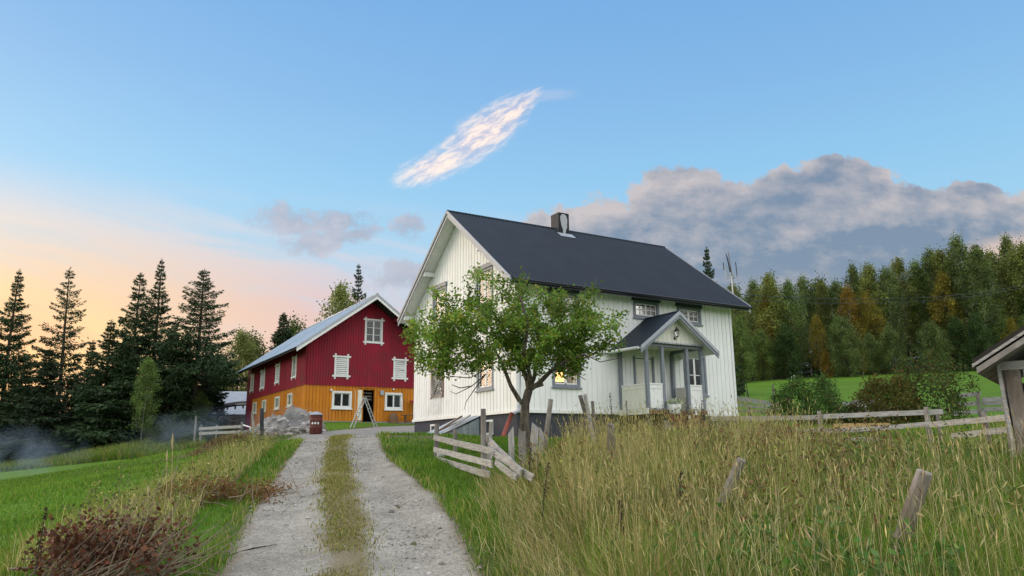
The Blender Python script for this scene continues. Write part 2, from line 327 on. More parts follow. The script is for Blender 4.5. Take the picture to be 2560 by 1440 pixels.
M['curtain'] = mat('white curtain', (.72, .70, .62, 1), (.62, .6, .52, 1), 12, (1, 1, .1), rough=.9)
M['redcurtain'] = mat('russet curtain', (.20, .06, .035, 1), (.15, .045, .03, 1), 10, (1, 1, .1), rough=.9)
M['metal'] = mat('aluminium', (.50, .51, .50, 1), (.40, .41, .40, 1), 5, rough=.35, metal=.6)
M['black'] = mat('black iron', (.012, .012, .014, 1), rough=.45, spec=.5)
M['stone'] = mat('field stone', (.46, .43, .39, 1), (.28, .26, .23, 1), 5, rough=.95, bump=.5, rnd=.45)
M['zincboard'] = mat('grey blue boards', (.30, .34, .37, 1), (.2, .23, .25, 1), 5, (1, 1, .3), rough=.8, bump=.3, rnd=.2, c3=(.16, .15, .14, 1), s3=5)
M['brownpost'] = mat('brown split post', (.20, .17, .135, 1), (.085, .068, .052, 1), 7, (1, 1, .22), rough=.9, bump=.7, bscale=18, c3=(.30, .28, .25, 1), s3=4, l3=.5, h3=.7)
M['straw'] = mat('straw', (.42, .34, .17, 1), (.32, .25, .11, 1), 9, rough=.8)
M['rubble'] = mat('rubble and dust', (.30, .29, .27, 1), (.13, .12, .105, 1), 2.2, rough=1, bump=1.0, bscale=7, bdist=.12, c3=(.16, .13, .095, 1), s3=1.4, l3=.45, h3=.65)
M['haym'] = mat('rotting hay', (.12, .075, .042, 1), (.06, .04, .026, 1), 5, rough=1, bump=1.0, bscale=12, bdist=.06)
M['palewood'] = mat('pale upright board', (.42, .40, .37, 1), (.24, .225, .205, 1), 8, (5, 5, .4), rough=.9, bump=.5, bscale=10, rnd=.2)
M['brick'] = mat('old brick', (.20, .075, .045, 1), (.12, .05, .034, 1), 9, rough=.9, bump=.4, rnd=.35)
# ------------------------------------------------------------------ terrain
C0 = np.array([.1183, 26.6485, 2.9827]); B0 = np.array([-12.7223, 46.3626, 3.5351])
HW, HL = 8.895, 10.842
ctl = [(0, 0, 0), (-.7, 4, .12)] + [tuple(pix(*q)) for q in [
    (840, 1440, 8), (880, 1200, 13.2), (845, 1100, 20), (870, 1088, 25), (790, 1083, 36), (910, 1076, 42), (300, 1440, 8), (470, 1440, 8), (50, 1300, 14), (100, 1215, 24),
    (60, 1160, 55), (480, 1125, 45), (560, 1140, 28), (650, 1122, 21), (1180, 1440, 8), (1230, 1310, 9.5), (1210, 1195, 13), (1092, 1150, 17), (1037, 1102, 34.3), (1291, 1106, 26)]]
ctl += [(3.2, 6.3, .66), (2.4, 8.4, .82), (1.2, 6.5, .45), (6, 7, .95), (.25, 17, 1.55), (1.6, 14, 1.25), (4.5, 18, 1.6), (7.6, 19, 1.55), (9.4, 17, 1.5), (7.1, 11, 1.35), (10, 8, 1.3), (4.5, 27, 2.2), (9.4, 32, 2.45), (10.4, 27, 2.35), (12.6, 24, 2.15), (17, 40, 3.6)]
ctl += [tuple(pix(2000, 1002, 50)), tuple(pix(1850, 955, 85)), tuple(pix(2440, 925, 85)), tuple(pix(2440, 985, 50))]
ctl += [tuple(B0 + np.array([0, 0, -.12])), tuple(B0 + D1 * 8 + np.array([0, 0, -.14])), tuple(B0 + D2 * 8 - D1 * .5 + np.array([0, 0, -.2])), tuple(B0 + D2 * 16 - D1 * .5 + np.array([0, 0, -.15])), tuple(B0 + D2 * 12 + D1 * 12), (0, 50, 3.6), (14, 55, 5)]
ctl += [(-60, 60, .6), (-70, 110, 1.5), (-30, 90, 3.5), (10, 110, 9), (60, 130, 16), (110, 90, 13), (0, 200, 16), (-120, 220, 2), (130, 220, 24), (-160, 40, -3), (160, 20, 12), (0, -60, -5), (-80, -60, -8), (80, -60, 2), (0, -200, -14), (200, -160, 4), (-200, -160, -14), (-9, 4, -.1), (-20, 10, -.5), (12, 0, 1.0), (4, 0, .35)]
ctl = np.array(ctl, float)
def _U(r2): return np.where(r2 > 1e-12, r2 * np.log(np.maximum(r2, 1e-12)), 0)
_n = len(ctl); _K = _U(((ctl[:, None, :2] - ctl[None, :, :2]) ** 2).sum(-1)) + np.eye(_n) * 6.0
_P = np.hstack([np.ones((_n, 1)), ctl[:, :2]]); _L = np.zeros((_n + 3, _n + 3)); _L[:_n, :_n] = _K; _L[:_n, _n:] = _P; _L[_n:, :_n] = _P.T
_sol = np.linalg.solve(_L, np.concatenate([ctl[:, 2], np.zeros(3)]))
def gz(x, y):
    x = np.asarray(x, float); y = np.asarray(y, float); sh = x.shape; x = x.ravel(); y = y.ravel(); out = np.empty(len(x))
    for i in range(0, len(x), 20000):
        a, b = x[i:i + 20000], y[i:i + 20000]
        ac, bc = np.clip(a, -230, 230), np.clip(b, -220, 240)
        r2 = (ac[:, None] - ctl[:, 0]) ** 2 + (bc[:, None] - ctl[:, 1]) ** 2
        out[i:i + 20000] = _U(r2) @ _sol[:_n] + _sol[_n] + _sol[_n + 1] * ac + _sol[_n + 2] * bc
    return out.reshape(sh)
def g1z(x, y): return float(gz(np.array([x]), np.array([y]))[0])
def onground(px, py, d): 
    p = pix(px, py, d); return np.array([p[0], p[1], g1z(p[0], p[1])])
def vnoise(x, y, s, seed=0):
    """cheap smooth value noise in numpy, 0..1"""
    x = np.asarray(x) * s + seed * 17.3; y = np.asarray(y) * s + seed * 9.1
    xi, yi = np.floor(x).astype(np.int64), np.floor(y).astype(np.int64); fx, fy_ = x - xi, y - yi; fx = fx * fx * (3 - 2 * fx); fy_ = fy_ * fy_ * (3 - 2 * fy_)
    def h(i, j):
        n = (i * 374761393 + j * 668265263 + seed * 1442695) & 0xffffffff; n = ((n ^ (n >> 13)) * 1274126177) & 0xffffffff; return ((n ^ (n >> 16)) & 0xffff) / 65535.0
    return (h(xi, yi) * (1 - fx) + h(xi + 1, yi) * fx) * (1 - fy_) + (h(xi, yi + 1) * (1 - fx) + h(xi + 1, yi + 1) * fx) * fy_
# road: centre line (x, y, half width)
RC = np.array([(-.3, -8, 1.25), (-.5, -3, 1.25), (-.75, 1, 1.25), (-1.1, 4.5, 1.25), (-1.66, 7.9, 1.24), (-2.05, 9.8, 1.22), (-2.38, 11, 1.2), (-2.72, 12.3, 1.18), (-3.25, 14.4, 1.14), (-3.76, 16.5, 1.08), (-4.16, 18.3, 1.0), (-4.5, 19.9, .98), (-5.0, 22.3, 1.05), (-5.6, 25.5, 1.4), (-6.3, 30, 2.2), (-6.9, 35, 3.0), (-6.3, 39.5, 3.4), (-3.6, 43.5, 3.2), (1, 46.5, 2.6), (8, 50, 2.2)])
_t = np.concatenate([[0], np.cumsum(np.hypot(np.diff(RC[:, 0]), np.diff(RC[:, 1])))])
def _cr(t):
    i = np.clip(np.searchsorted(_t, t) - 1, 0, len(RC) - 2); f = ((t - _t[i]) / (_t[i + 1] - _t[i]))[:, None]
    p0, p1, p2, p3 = RC[np.maximum(i - 1, 0)], RC[i], RC[i + 1], RC[np.minimum(i + 2, len(RC) - 1)]
    return .5 * (2 * p1 + (p2 - p0) * f + (2 * p0 - 5 * p1 + 4 * p2 - p3) * f * f + (3 * p1 - p0 - 3 * p2 + p3) * f ** 3)
RS = _cr(np.linspace(0, _t[-1] - 1e-6, 260))
RT = np.gradient(RS[:, :2], axis=0); RT /= np.linalg.norm(RT, axis=1)[:, None]; RN = np.stack([RT[:, 1], -RT[:, 0]], 1)   # to the right
def road_off(x, y):
    """signed distance across the road in half widths, negative left"""
    x = np.asarray(x, float).ravel(); y = np.asarray(y, float).ravel(); o = np.empty(len(x))
    for i in range(0, len(x), 20000):
        d = (x[i:i + 20000, None] - RS[:, 0]) ** 2 + (y[i:i + 20000, None] - RS[:, 1]) ** 2; k = d.argmin(1)
        o[i:i + 20000] = ((x[i:i + 20000] - RS[k, 0]) * RN[k, 0] + (y[i:i + 20000] - RS[k, 1]) * RN[k, 1]) / RS[k, 2]
        far = d.min(1) > 60; o[i:i + 20000][far] = 9 * np.sign(o[i:i + 20000][far])
    return o
def axis(lo, hi, fine_lo, fine_hi, step, grow):
    a = list(np.arange(fine_lo, fine_hi, step)); s = step; x = fine_lo
    while x > lo: s *= grow; x -= s; a.insert(0, x)
    s = step; x = a[-1]
    while x < hi: s *= grow; x += s; a.append(x)
    return np.array(a)
gx, gy = axis(-900, 900, -14, 14, .35, 1.10), axis(-500, 1100, 3, 30, .35, 1.10)
XX, YY = np.meshgrid(gx, gy); ZZ = gz(XX, YY)
def gzf(x, y):
    """ground height with the small bumps of the turf"""
    x = np.asarray(x, float); y = np.asarray(y, float); nr_ = np.clip(1 - np.hypot(x, y - 12) / 60, 0, 1); rd = np.clip(1.6 - np.abs(road_off(x, y).reshape(x.shape)), 0, 1)
    return gz(x, y) + nr_ * (1 - rd) * ((vnoise(x, y, .9, 1) - .5) * .10 + (vnoise(x, y, 2.3, 2) - .5) * .04) - rd * .03
ZZ = gzf(XX, YY)
nx, ny = len(gx), len(gy); idx = np.arange(nx * ny).reshape(ny, nx)
gf = np.stack([idx[:-1, :-1], idx[:-1, 1:], idx[1:, 1:], idx[1:, :-1]], -1).reshape(-1, 4)
def groundmat():
    m = mat('meadow ground', (.088, .178, .016, 1), (.068, .142, .014, 1), .35, rough=.95, bump=.6, bscale=9, spec=.1, c3=(.085, .16, .018, 1), s3=.18, l3=.48, h3=.72, coords='Generated', bdist=.06)
    nt = m.node_tree
    for n in nt.nodes:
        if n.type == 'TEX_COORD':
            g = nt.nodes.new('ShaderNodeNewGeometry')
            for l in list(n.outputs['Generated'].links): nt.links.new(g.outputs['Position'], l.to_socket)
    # dirt by mesh attribute (bare earth in yard and forest; meadow soil darkened to paint depth between blades)
    p = nt.nodes['Principled BSDF']; src = p.inputs['Base Color'].links[0].from_socket
    a = nt.nodes.new('ShaderNodeAttribute'); a.attribute_name = 'Col'; sp = nt.nodes.new('ShaderNodeSeparateColor'); nt.links.new(a.outputs['Color'], sp.inputs[0])
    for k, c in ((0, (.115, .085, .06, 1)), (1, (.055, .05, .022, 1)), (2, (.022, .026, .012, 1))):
        mx = nt.nodes.new('ShaderNodeMix'); mx.data_type = 'RGBA'; nt.links.new(sp.outputs[k], mx.inputs[0]); nt.links.new(src, mx.inputs[6]); mx.inputs[7].default_value = c; src = mx.outputs[2]
    nt.links.new(src, p.inputs['Base Color']); return m
def meadow_mask(x, y):
    """1 where the unmown tall grass stands (right of the road, in front of the fence)"""
    x = np.asarray(x, float); y = np.asarray(y, float)
    edge = np.interp(y, [-3, 2, 5, 8, 9.5, 11, 12.5, 14, 17, 20, 22], [1.0, .9, .7, .35, .15, .0, .1, .45, .9, 1.5, 2.0]) + (vnoise(x * 0, y, .8, 5) - .5) * .5
    back = np.interp(x, [0, 3, 8, 12, 20], [18.5, 19.5, 20.0, 16, 14])
    return np.clip((x - edge) / .35, 0, 1) * np.clip((back - y) / 1.5, 0, 1) * (y > -3)
fx_, fy2 = XX.ravel(), YY.ravel()
dirt = np.clip(np.exp(-(((fx_ + 10.5) / 5) ** 2 + ((fy2 - 33) / 5.0) ** 2)) * 1.6, 0, 1) * (vnoise(fx_, fy2, .5, 8) > .3)
dirt = np.maximum(dirt, np.clip(1.5 * np.exp(-(((fx_ + 2.6) / 2.2) ** 2 + ((fy2 - 21.5) / 2.2) ** 2)) * vnoise(fx_, fy2, .9, 3), 0, 1))
edge_ = np.abs(road_off(fx_, fy2)); dirt = np.maximum(dirt, np.clip((1.28 - edge_) / .2, 0, 1) * .8)
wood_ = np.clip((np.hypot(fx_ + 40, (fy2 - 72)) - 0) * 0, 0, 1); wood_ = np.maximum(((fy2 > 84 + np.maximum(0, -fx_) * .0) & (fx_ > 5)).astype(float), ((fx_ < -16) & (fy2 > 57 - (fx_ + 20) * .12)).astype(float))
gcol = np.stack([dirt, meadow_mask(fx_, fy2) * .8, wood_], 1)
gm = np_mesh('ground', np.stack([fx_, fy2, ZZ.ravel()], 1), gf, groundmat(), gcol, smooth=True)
tag(link('ground', gm), kind='structure')
# road sheet with wheel tracks
us = np.concatenate([np.linspace(-1.15, 1.15, 47)]); rv = []; rcx = []
for i in range(len(RS)):
    for u in us:
        wv = 1 + (vnoise(np.array([i * .9]), np.array([3.0 if u > 0 else 9.0]), .35, 4)[0] - .5) * .12 * abs(u)
        x = RS[i, 0] + RN[i, 0] * u * RS[i, 2] * wv; y = RS[i, 1] + RN[i, 1] * u * RS[i, 2] * wv; rv.append((x, y)); rcx.append(u)
rv = np.array(rv); rcx = np.array(rcx); yard = np.clip((rv[:, 1] - 22) / 6, 0, 1)
au = np.abs(rcx); prof = -.035 * np.exp(-((au - .58) / .25) ** 2) + .015 * np.exp(-(rcx / .2) ** 2)
rz_ = gz(rv[:, 0], rv[:, 1]) + .02 + prof * (1 - yard) + (vnoise(rv[:, 0], rv[:, 1], 1.6, 6) - .5) * .03 - np.clip((au - 1.0) / .15, 0, 1) * .05
nu = len(us); ri = np.arange(len(RS) * nu).reshape(len(RS), nu); rf = np.stack([ri[:-1, :-1], ri[:-1, 1:], ri[1:, 1:], ri[1:, :-1]], -1).reshape(-1, 4)
wig = (vnoise(rv[:, 0], rv[:, 1], 2.2, 11) - .5) * .18
strip = np.clip(1 - (np.abs(rcx + wig + .02) - .16) / .10, 0, 1) * (1 - yard) * np.clip(vnoise(rv[:, 0], rv[:, 1], .8, 12) * 2.2, .35, 1)
edge = np.clip((au + wig * .7 - .93) / .14, 0, 1)
rcol = np.stack([strip, edge, yard], 1)
def roadmat():
    m = bpy.data.materials.new('gravel'); m.use_nodes = True; nt = m.node_tree; p = nt.nodes['Principled BSDF']; p.inputs['Roughness'].default_value = .95; p.inputs['Specular IOR Level'].default_value = .15
    g = nt.nodes.new('ShaderNodeNewGeometry')
    def nz2(s, d=8, r=.6):
        n = nt.nodes.new('ShaderNodeTexNoise'); nt.links.new(g.outputs['Position'], n.inputs['Vector']); n.inputs['Scale'].default_value = s; n.inputs['Detail'].default_value = d; n.inputs['Roughness'].default_value = r; return n
    n1, n2 = nz2(1.6, 9, .68), nz2(28, 4, .8); vo = nt.nodes.new('ShaderNodeTexVoronoi'); nt.links.new(g.outputs['Position'], vo.inputs['Vector']); vo.inputs['Scale'].default_value = 48
    r1 = nt.nodes.new('ShaderNodeValToRGB'); nt.links.new(n1.outputs[0], r1.inputs[0]); e = r1.color_ramp.elements; e[0].position = .34; e[0].color = (.232, .222, .188, 1); e[1].position = .66; e[1].color = (.375, .362, .312, 1)
    r2 = nt.nodes.new('ShaderNodeValToRGB'); nt.links.new(vo.outputs['Color'], r2.inputs[0]); e = r2.color_ramp.elements; e[0].position = .1; e[0].color = (.66, .64, .62, 1); e[1].position = .9; e[1].color = (1.2, 1.18, 1.16, 1)
    mm = nt.nodes.new('ShaderNodeMix'); mm.data_type = 'RGBA'; mm.blend_type = 'MULTIPLY'; mm.inputs[0].default_value = 1; nt.links.new(r1.outputs[0], mm.inputs[6]); nt.links.new(r2.outputs[0], mm.inputs[7]); src = mm.outputs[2]
    a = nt.nodes.new('ShaderNodeAttribute'); a.attribute_name = 'Col'; sp = nt.nodes.new('ShaderNodeSeparateColor'); nt.links.new(a.outputs['Color'], sp.inputs[0])
    for k, c, w in ((2, (.26, .25, .235, 1), .55), (0, (.17, .135, .06, 1), .85), (1, (.17, .14, .085, 1), .85)):
        mx = nt.nodes.new('ShaderNodeMix'); mx.data_type = 'RGBA'; ml = nt.nodes.new('ShaderNodeMath'); ml.operation = 'MULTIPLY'; ml.inputs[1].default_value = w; nt.links.new(sp.outputs[k], ml.inputs[0]); nt.links.new(ml.outputs[0], mx.inputs[0]); nt.links.new(src, mx.inputs[6]); mx.inputs[7].default_value = c; src = mx.outputs[2]
    nt.links.new(src, p.inputs['Base Color'])
    ad = nt.nodes.new('ShaderNodeMath'); ad.operation = 'ADD'; nt.links.new(n2.outputs[0], ad.inputs[0]); nt.links.new(vo.outputs['Distance'], ad.inputs[1])
    b = nt.nodes.new('ShaderNodeBump'); b.inputs['Strength'].default_value = .6; b.inputs['Distance'].default_value = .016; nt.links.new(ad.outputs[0], b.inputs['Height']); nt.links.new(b.outputs[0], p.inputs['Normal'])
    return m
tag(link('gravel_road', np_mesh('gravel_road', np.stack([rv[:, 0], rv[:, 1], rz_], 1), rf, roadmat(), rcol, smooth=True)), kind='structure')
# ------------------------------------------------------------------ windows (origin lower left of the casing, x right seen from outside, -y outwards)
_boxes = {}
def unit_box(w, d, h, m):
    k = (round(w, 3), round(d, 3), round(h, 3), m)
    if k not in _boxes: _boxes[k] = MB().box(0, w, 0, d, 0, h).mesh('board', M[m])
    return _boxes[k]
def window(parent, loc, rz, w, h, casing='grey_trim', sash='white', cols=2, rows=2, sub=1, header=None, cw=.10, sill=True, glass='glass', crossed=False, curtain=None, depth=.12, label=None):
    b = MB()
    if crossed:            # casing boards run past each other, like a noughts-and-crosses frame
        e = .11
        b.box(0, cw, -.045, .02, -e, h + e); b.box(w - cw, w, -.045, .02, -e, h + e); b.box(-e, w + e, -.06, -.0455, h - cw, h); b.box(-e, w + e, -.06, -.0455, 0, cw)
    else:
        b.box(0, cw, -.04, .02, 0, h); b.box(w - cw, w, -.04, .02, 0, h); b.box(cw, w - cw, -.04, .02, h - cw, h); b.box(cw, w - cw, -.04, .02, 0, cw)
    win = b.build('window', M[casing], parent, loc, rz)
    if label: win['label'] = label
    if header: MB().prism([(-.07, -.09, h), (w + .07, -.09, h), (w + .05, -.09, h + .17), (-.05, -.09, h + .17)], (0, .11, 0)).build('head_board', M[header], win)
    if sill: MB().box(-.05, w + .05, -.09, .0, -.06, -.003).build('sill', M[casing], win)
    x0, x1, z0, z1 = cw, w - cw, cw, h - cw; y = .03; s = .05
    f = MB(); f.box(x0, x1, y, y + .04, z0, z0 + s); f.box(x0, x1, y, y + .04, z1 - s, z1); f.box(x0, x0 + s, y + .001, y + .039, z0 + s, z1 - s); f.box(x1 - s, x1, y + .001, y + .039, z0 + s, z1 - s)
    pw = (x1 - x0) / cols
    for c in range(1, cols): f.box(x0 + pw * c - s * .9, x0 + pw * c + s * .9, y - .006, y + .038, z0 + s, z1 - s)
    f.build('frame', M[sash], win)
    ph = (z1 - z0) / rows
    for c in range(cols):
        a, bb = x0 + pw * c + s, x0 + pw * (c + 1) - s; q = (bb - a) / sub
        for r in range(rows):
            za, zb = z0 + ph * r + (s if r == 0 else .014), z0 + ph * (r + 1) - (s if r == rows - 1 else .014)
            if r: MB().box(a, bb, y + .002, y + .036, z0 + ph * r - .014, z0 + ph * r + .014).build('muntin', M[sash], win)
            for k in range(sub):
                if k: MB().box(a + q * k - .012, a + q * k + .012, y + .002, y + .036, za, zb).build('muntin', M[sash], win)
                MB().box(a + q * k + (.012 if k else 0), a + q * (k + 1) - (.012 if k < sub - 1 else 0), y + .016, y + .022, za, zb).build('pane', M[glass], win)
    if curtain:
        for sgn in (0, 1):
            cb = MB(); n = 9; ww = (x1 - x0) * curtain[1]; v = []
            for i in range(n + 1):
                xx = x0 + ww * i / n if sgn == 0 else x1 - ww * i / n
                v += [(xx, y + .10 + .02 * (i % 2), z0), (xx, y + .10 + .02 * (i % 2), z1)]
            cb.add(v, [(2 * i, 2 * i + 2, 2 * i + 3, 2 * i + 1) for i in range(n)]).build('curtain', M[curtain[0]], win)
    return win
def clad(parent, wallname, x0, x1, ztop, z0, openings, board, back, pitch, bw, bt, rz, loc, name='board', joined=False, backname='wall', thick=.14, split=None):
    """board-on-board cladding with real openings. local x along the wall, -y outwards. ztop(x) gives the wall top."""
    xs = [x0]; n = max(1, round((x1 - x0) / pitch)); p = (x1 - x0) / n; core = MB(); jb = MB(); edges = set([x0, x1] + [e for o in openings for e in (o[0], o[1]) if x0 < e < x1] + [x0 + p * i for i in range(n + 1)])
    es = sorted(edges)
    def spans(a, b):
        out = [(z0, None)]
        for o in sorted(openings, key=lambda q: q[2]):
            if o[0] < b - 1e-4 and o[1] > a + 1e-4:
                last = out.pop(); out += [(last[0], o[2]), (o[3], last[1])]
        return out
    for a, b in zip(es[:-1], es[1:]):
        if b - a < 1e-4: continue
        for lo, hi in spans(a, b):
            ta, tb = (ztop(a), ztop(b)) if hi is None else (hi, hi)
            if max(ta, tb) - lo < .02: continue
            ta, tb = max(ta, lo + .001), max(tb, lo + .001)
            core.hexa([(a, 0, lo), (b, 0, lo), (b, thick, lo), (a, thick, lo)], [(a, 0, ta), (b, 0, tb), (b, thick, tb), (a, thick, ta)])
    core.build(backname, M[back], parent, loc, rz)
    for i in range(n + 1):
        c = x0 + p * i; a, b = max(x0, c - bw / 2), min(x1, c + bw / 2)
        if b - a < .03: continue
        pieces = []
        ov = [o for o in openings if o[0] + .02 < b and o[1] - .02 > a]
        lo = z0
        for o in sorted(ov, key=lambda q: q[2]): pieces.append((lo, o[2] + .02)); lo = o[3] - .02
        pieces.append((lo, None))
        for lo, hi in pieces:
            ta, tb = (ztop(a), ztop(b)) if hi is None else (hi, hi)
            if min(ta, tb) - lo < .03: continue
            if joined: jb.hexa([(a, -bt, lo), (b, -bt, lo), (b, -.001, lo), (a, -.001, lo)], [(a, -bt, ta), (b, -bt, tb), (b, -.001, tb), (a, -.001, ta)])
            elif abs(ta - tb) < 1e-6:
                link(name, unit_box(b - a, bt - .001, ta - lo, board), parent, Vector(loc) + Matrix.Rotation(rz, 3, 'Z') @ Vector((a, -bt, lo)), rz)
            else: MB().hexa([(a, -bt, lo), (b, -bt, lo), (b, -.001, lo), (a, -.001, lo)], [(a, -bt, ta), (b, -bt, tb), (b, -.001, tb), (a, -.001, ta)]).build(name, M[board], parent, loc, rz)
    if joined: jb.build('cladding', M[board], parent, loc, rz, kind='stuff')
def corrugated(x0, x1, e, r, amp, pitch, nz_=1, seg=6):
    """wavy sheet between eave line e=(y,z) and ridge line r=(y,z), running along x"""
    n = int(round((x1 - x0) / pitch)) * seg; b = MB(); v = []
    ny_, nz2 = -(r[1] - e[1]), (r[0] - e[0]); l = math.hypot(ny_, nz2); ny_, nz2 = ny_ / l, nz2 / l
    if nz2 < 0: ny_, nz2 = -ny_, -nz2
    for j in range(nz_ + 1):
        f = j / nz_; y, z = e[0] + (r[0] - e[0]) * f, e[1] + (r[1] - e[1]) * f
        for i in range(n + 1):
            o = amp * math.sin(2 * math.pi * i / seg); v.append((x0 + (x1 - x0) * i / n, y + ny_ * o, z + nz2 * o))
    b.add(v, [(j * (n + 1) + i, j * (n + 1) + i + 1, (j + 1) * (n + 1) + i + 1, (j + 1) * (n + 1) + i) for j in range(nz_) for i in range(n)])
    return b
# ================================================================== white farmhouse
H = empty('farmhouse', C0, YAW, 'white timber farmhouse with dark blue steel roof and small porch', 'house')
OG, OE, OL, ZE, RH = .55, .62, .49, 4.6, 3.82
RM = HW / 2; SL = RH / (RM + OE)
def zroof(y): return ZE + SL * (RM - abs(y - RM) + OE)
G = -math.pi / 2
# gable: local x runs from the left corner (u = HW) to the near corner (u = 0)
def gu(u): return HW - u
gop = [(gu(7.0), gu(5.64), 4.1, 5.55), (gu(2.98), gu(1.62), 4.1, 5.55), (gu(7.07), gu(5.8), .84, 2.25), (gu(2.9), gu(1.62), .88, 2.3)]
clad(H, 'gable', 0, HW, lambda x: zroof(HW - x) - .19, 0, gop, 'white_board', 'white_board', .245, .205, .016, G, (0, HW, 0))
fop = [(1.52, 2.74, .88, 2.25), (1.42, 2.74, 3.74, 4.42), (5.45, 6.75, 3.74, 4.42), (7.76, 9.07, 3.70, 4.40), (7.95, 9.18, .77, 2.4), (5.35, 6.3, .05, 2.15)]
clad(H, 'front', .145, HL, lambda x: zroof(0) - .19, 0, fop, 'white_board', 'white_board', .235, .195, .016, 0, (0, 0, 0))
bk = MB().box(.15, HL, HW - .14, HW, 0, 4.88); bk.prism([(HL - .14, .14, 0), (HL - .14, HW - .14, 0), (HL - .14, HW - .14, 4.95), (HL - .14, RM, zroof(RM) - .2), (HL - .14, .14, 4.95)], (.14, 0, 0)); bk.build('wall', M['white_board'], H)
MB().box(-.03, .10, -.03, -.0255, 0, 4.84).build('corner_board', M['white'], H); MB().box(-.03, -.0255, -.0255, .11, 0, 4.84).build('corner_board', M['white'], H)
MB().box(HL - .1, HL + .02, -.03, -.0255, 0, 4.84).build('corner_board', M['white'], H)
MB().box(-.07, HL + .03, -.07, -.028, -.07, .04).build('base_trim', M['white'], H); MB().box(-.07, -.028, -.0275, HW + .03, -.07, .04).build('base_trim', M['white'], H)
fb = MB().box(.03, HL - .02, .03, HW - .02, -2.2, -.005).build('foundation', M['foundation'], H)
# roof: deck with white soffit, corrugated steel on top
for sgn in (0, 1):
    f = (lambda y: y) if sgn == 0 else (lambda y: HW - y)
    MB().prism([(-OG + .03, f(-OE + .02), zroof(-OE + .02) - .16), (-OG + .03, f(RM), zroof(RM) - .16), (-OG + .03, f(RM), zroof(RM) - .03), (-OG + .03, f(-OE + .02), zroof(-OE + .02) - .03)], (HL + OG + OL - .06, 0, 0)).build('soffit', M['white'], H)
    corrugated(-OG - .03, HL + OL + .03, (f(-OE - .06), zroof(-OE - .06) + .02), (f(RM), zroof(RM) + .02), .026, .15).build('roof_sheet', M['roof_dark'], H, smooth=True)
    for xx, mm, nm in ((-OG - .035, 'light_trim', 'bargeboard'), (HL + OL, 'white', 'bargeboard')):
        MB().prism([(xx, f(-OE - .04), zroof(-OE - .04) - .25), (xx, f(RM), zroof(RM) - .25), (xx, f(RM), zroof(RM) - .01), (xx, f(-OE - .04), zroof(-OE - .04) - .01)], (.035, 0, 0)).build(nm, M[mm], H)
    MB().prism([(-OG - .075, f(-OE - .05), zroof(-OE - .05) - .09), (-OG - .075, f(RM), zroof(RM) - .09), (-OG - .075, f(RM), zroof(RM) + .05), (-OG - .075, f(-OE - .05), zroof(-OE - .05) + .05)], (.039, 0, 0)).build('rake_flashing', M['grey_trim'] if sgn else M['light_trim'], H)
    MB().prism([(HL + OL + .036, f(-OE - .05), zroof(-OE - .05) - .06), (HL + OL + .036, f(RM), zroof(RM) - .06), (HL + OL + .036, f(RM), zroof(RM) + .06), (HL + OL + .036, f(-OE - .05), zroof(-OE - .05) + .06)], (.04, 0, 0)).build('rake_flashing', M['light_trim'], H)
MB().tube([(-OG - .05, RM, zroof(RM) + .015), (HL + OL + .05, RM, zroof(RM) + .015)], .06, 8).build('ridge_cap', M['roof_dark'], H, smooth=True)
for u in (HW + .15, 6.9, 2.0, -.15):      # purlin ends under the gable overhang
    zz = zroof(u) - .30; MB().box(-OG + .05, -.026, u - .07, u + .07, zz - .11, zz + .07).build('purlin_end', M['white'], H)
gp = [(-.095 * math.cos(a), .095 * math.sin(a)) for a in np.linspace(0, math.pi, 9)]
gv = MB(); gl = []
for x in (-OG, HL + OL):
    for r_ in (1.0, .86): gl += [(x, -OE - .12 + dy * r_, ZE - .06 - dz * r_) for dy, dz in gp]
gv.add(gl, [(i, i + 1, 18 + i + 1, 18 + i) for i in range(8)] + [(9 + i, 27 + i, 27 + i + 1, 9 + i + 1) for i in range(8)] + [(0, 18, 27, 9), (8, 17, 35, 26)]).build('gutter', M['gutter'], H, smooth=True)
MB().box(-OG + .02, HL + OL - .02, -OE - .02, -OE + .015, ZE - .2, ZE - .04).build('fascia', M['gutter'], H)
MB().tube([(.12, -.66, 4.42), (.12, -.5, 4.2), (.12, -.13, 4.0), (.12, -.10, 3.8), (.12, -.10, .25)], .045, 8).build('downpipe', M['gutter'], H, smooth=True)
MB().tube([(.12, -.10, .24), (.10, -.13, .05), (-.02, -.16, -.03), (-.30, -.16, -.14)], .05, 8).build('pipe_elbow', M['light_trim'], H, smooth=True)
rp_ = MB().tube([(-.28, -.16, -.10), (-.45, -.16, -.45), (-.72, -.16, -1.06)], [.075, .072, .072], 10).build('drain_pipe', mat('faded red clay', (.26, .065, .05, 1), (.19, .05, .04, 1), 6, rough=.7), H, smooth=True); rp_['label'] = 'faded red drain pipe leaning at the house corner'
# chimney
ch = MB().box(4.76, 5.33, 4.05, 4.66, 7.75, 9.12, 0).box(4.84, 5.25, 4.13, 4.58, 9.121, 9.14, 1); ch.m[5] = 1
ch = ch.build('chimney', [M['chimney'], M['chimney_side']], H)
pp = [(.0, .98), (.06, 1.06), (.18, 1.10), (.30, 1.06), (.36, .95), (.38, .78), (.36, .62), (.37, .5), (.30, .38), (.27, .25), (.20, .12), (.14, .26), (.12, .40), (.05, .55), (.02, .7), (-.01, .85)]
MB().prism([(4.86 + a, 4.047, 7.97 + b) for a, b in pp], (0, -.004, 0)).build('bare_patch', M['peeled'], ch)
zf = zroof(3.98) + .03; MB().prism([(4.66, 3.72, zroof(3.72) + .04), (5.46, 3.72, zroof(3.72) + .04), (5.46, 4.04, zroof(4.04) + .045), (4.66, 4.04, zroof(4.04) + .045)], (0, -.004, .01)).build('flashing', M['zinc'], ch)
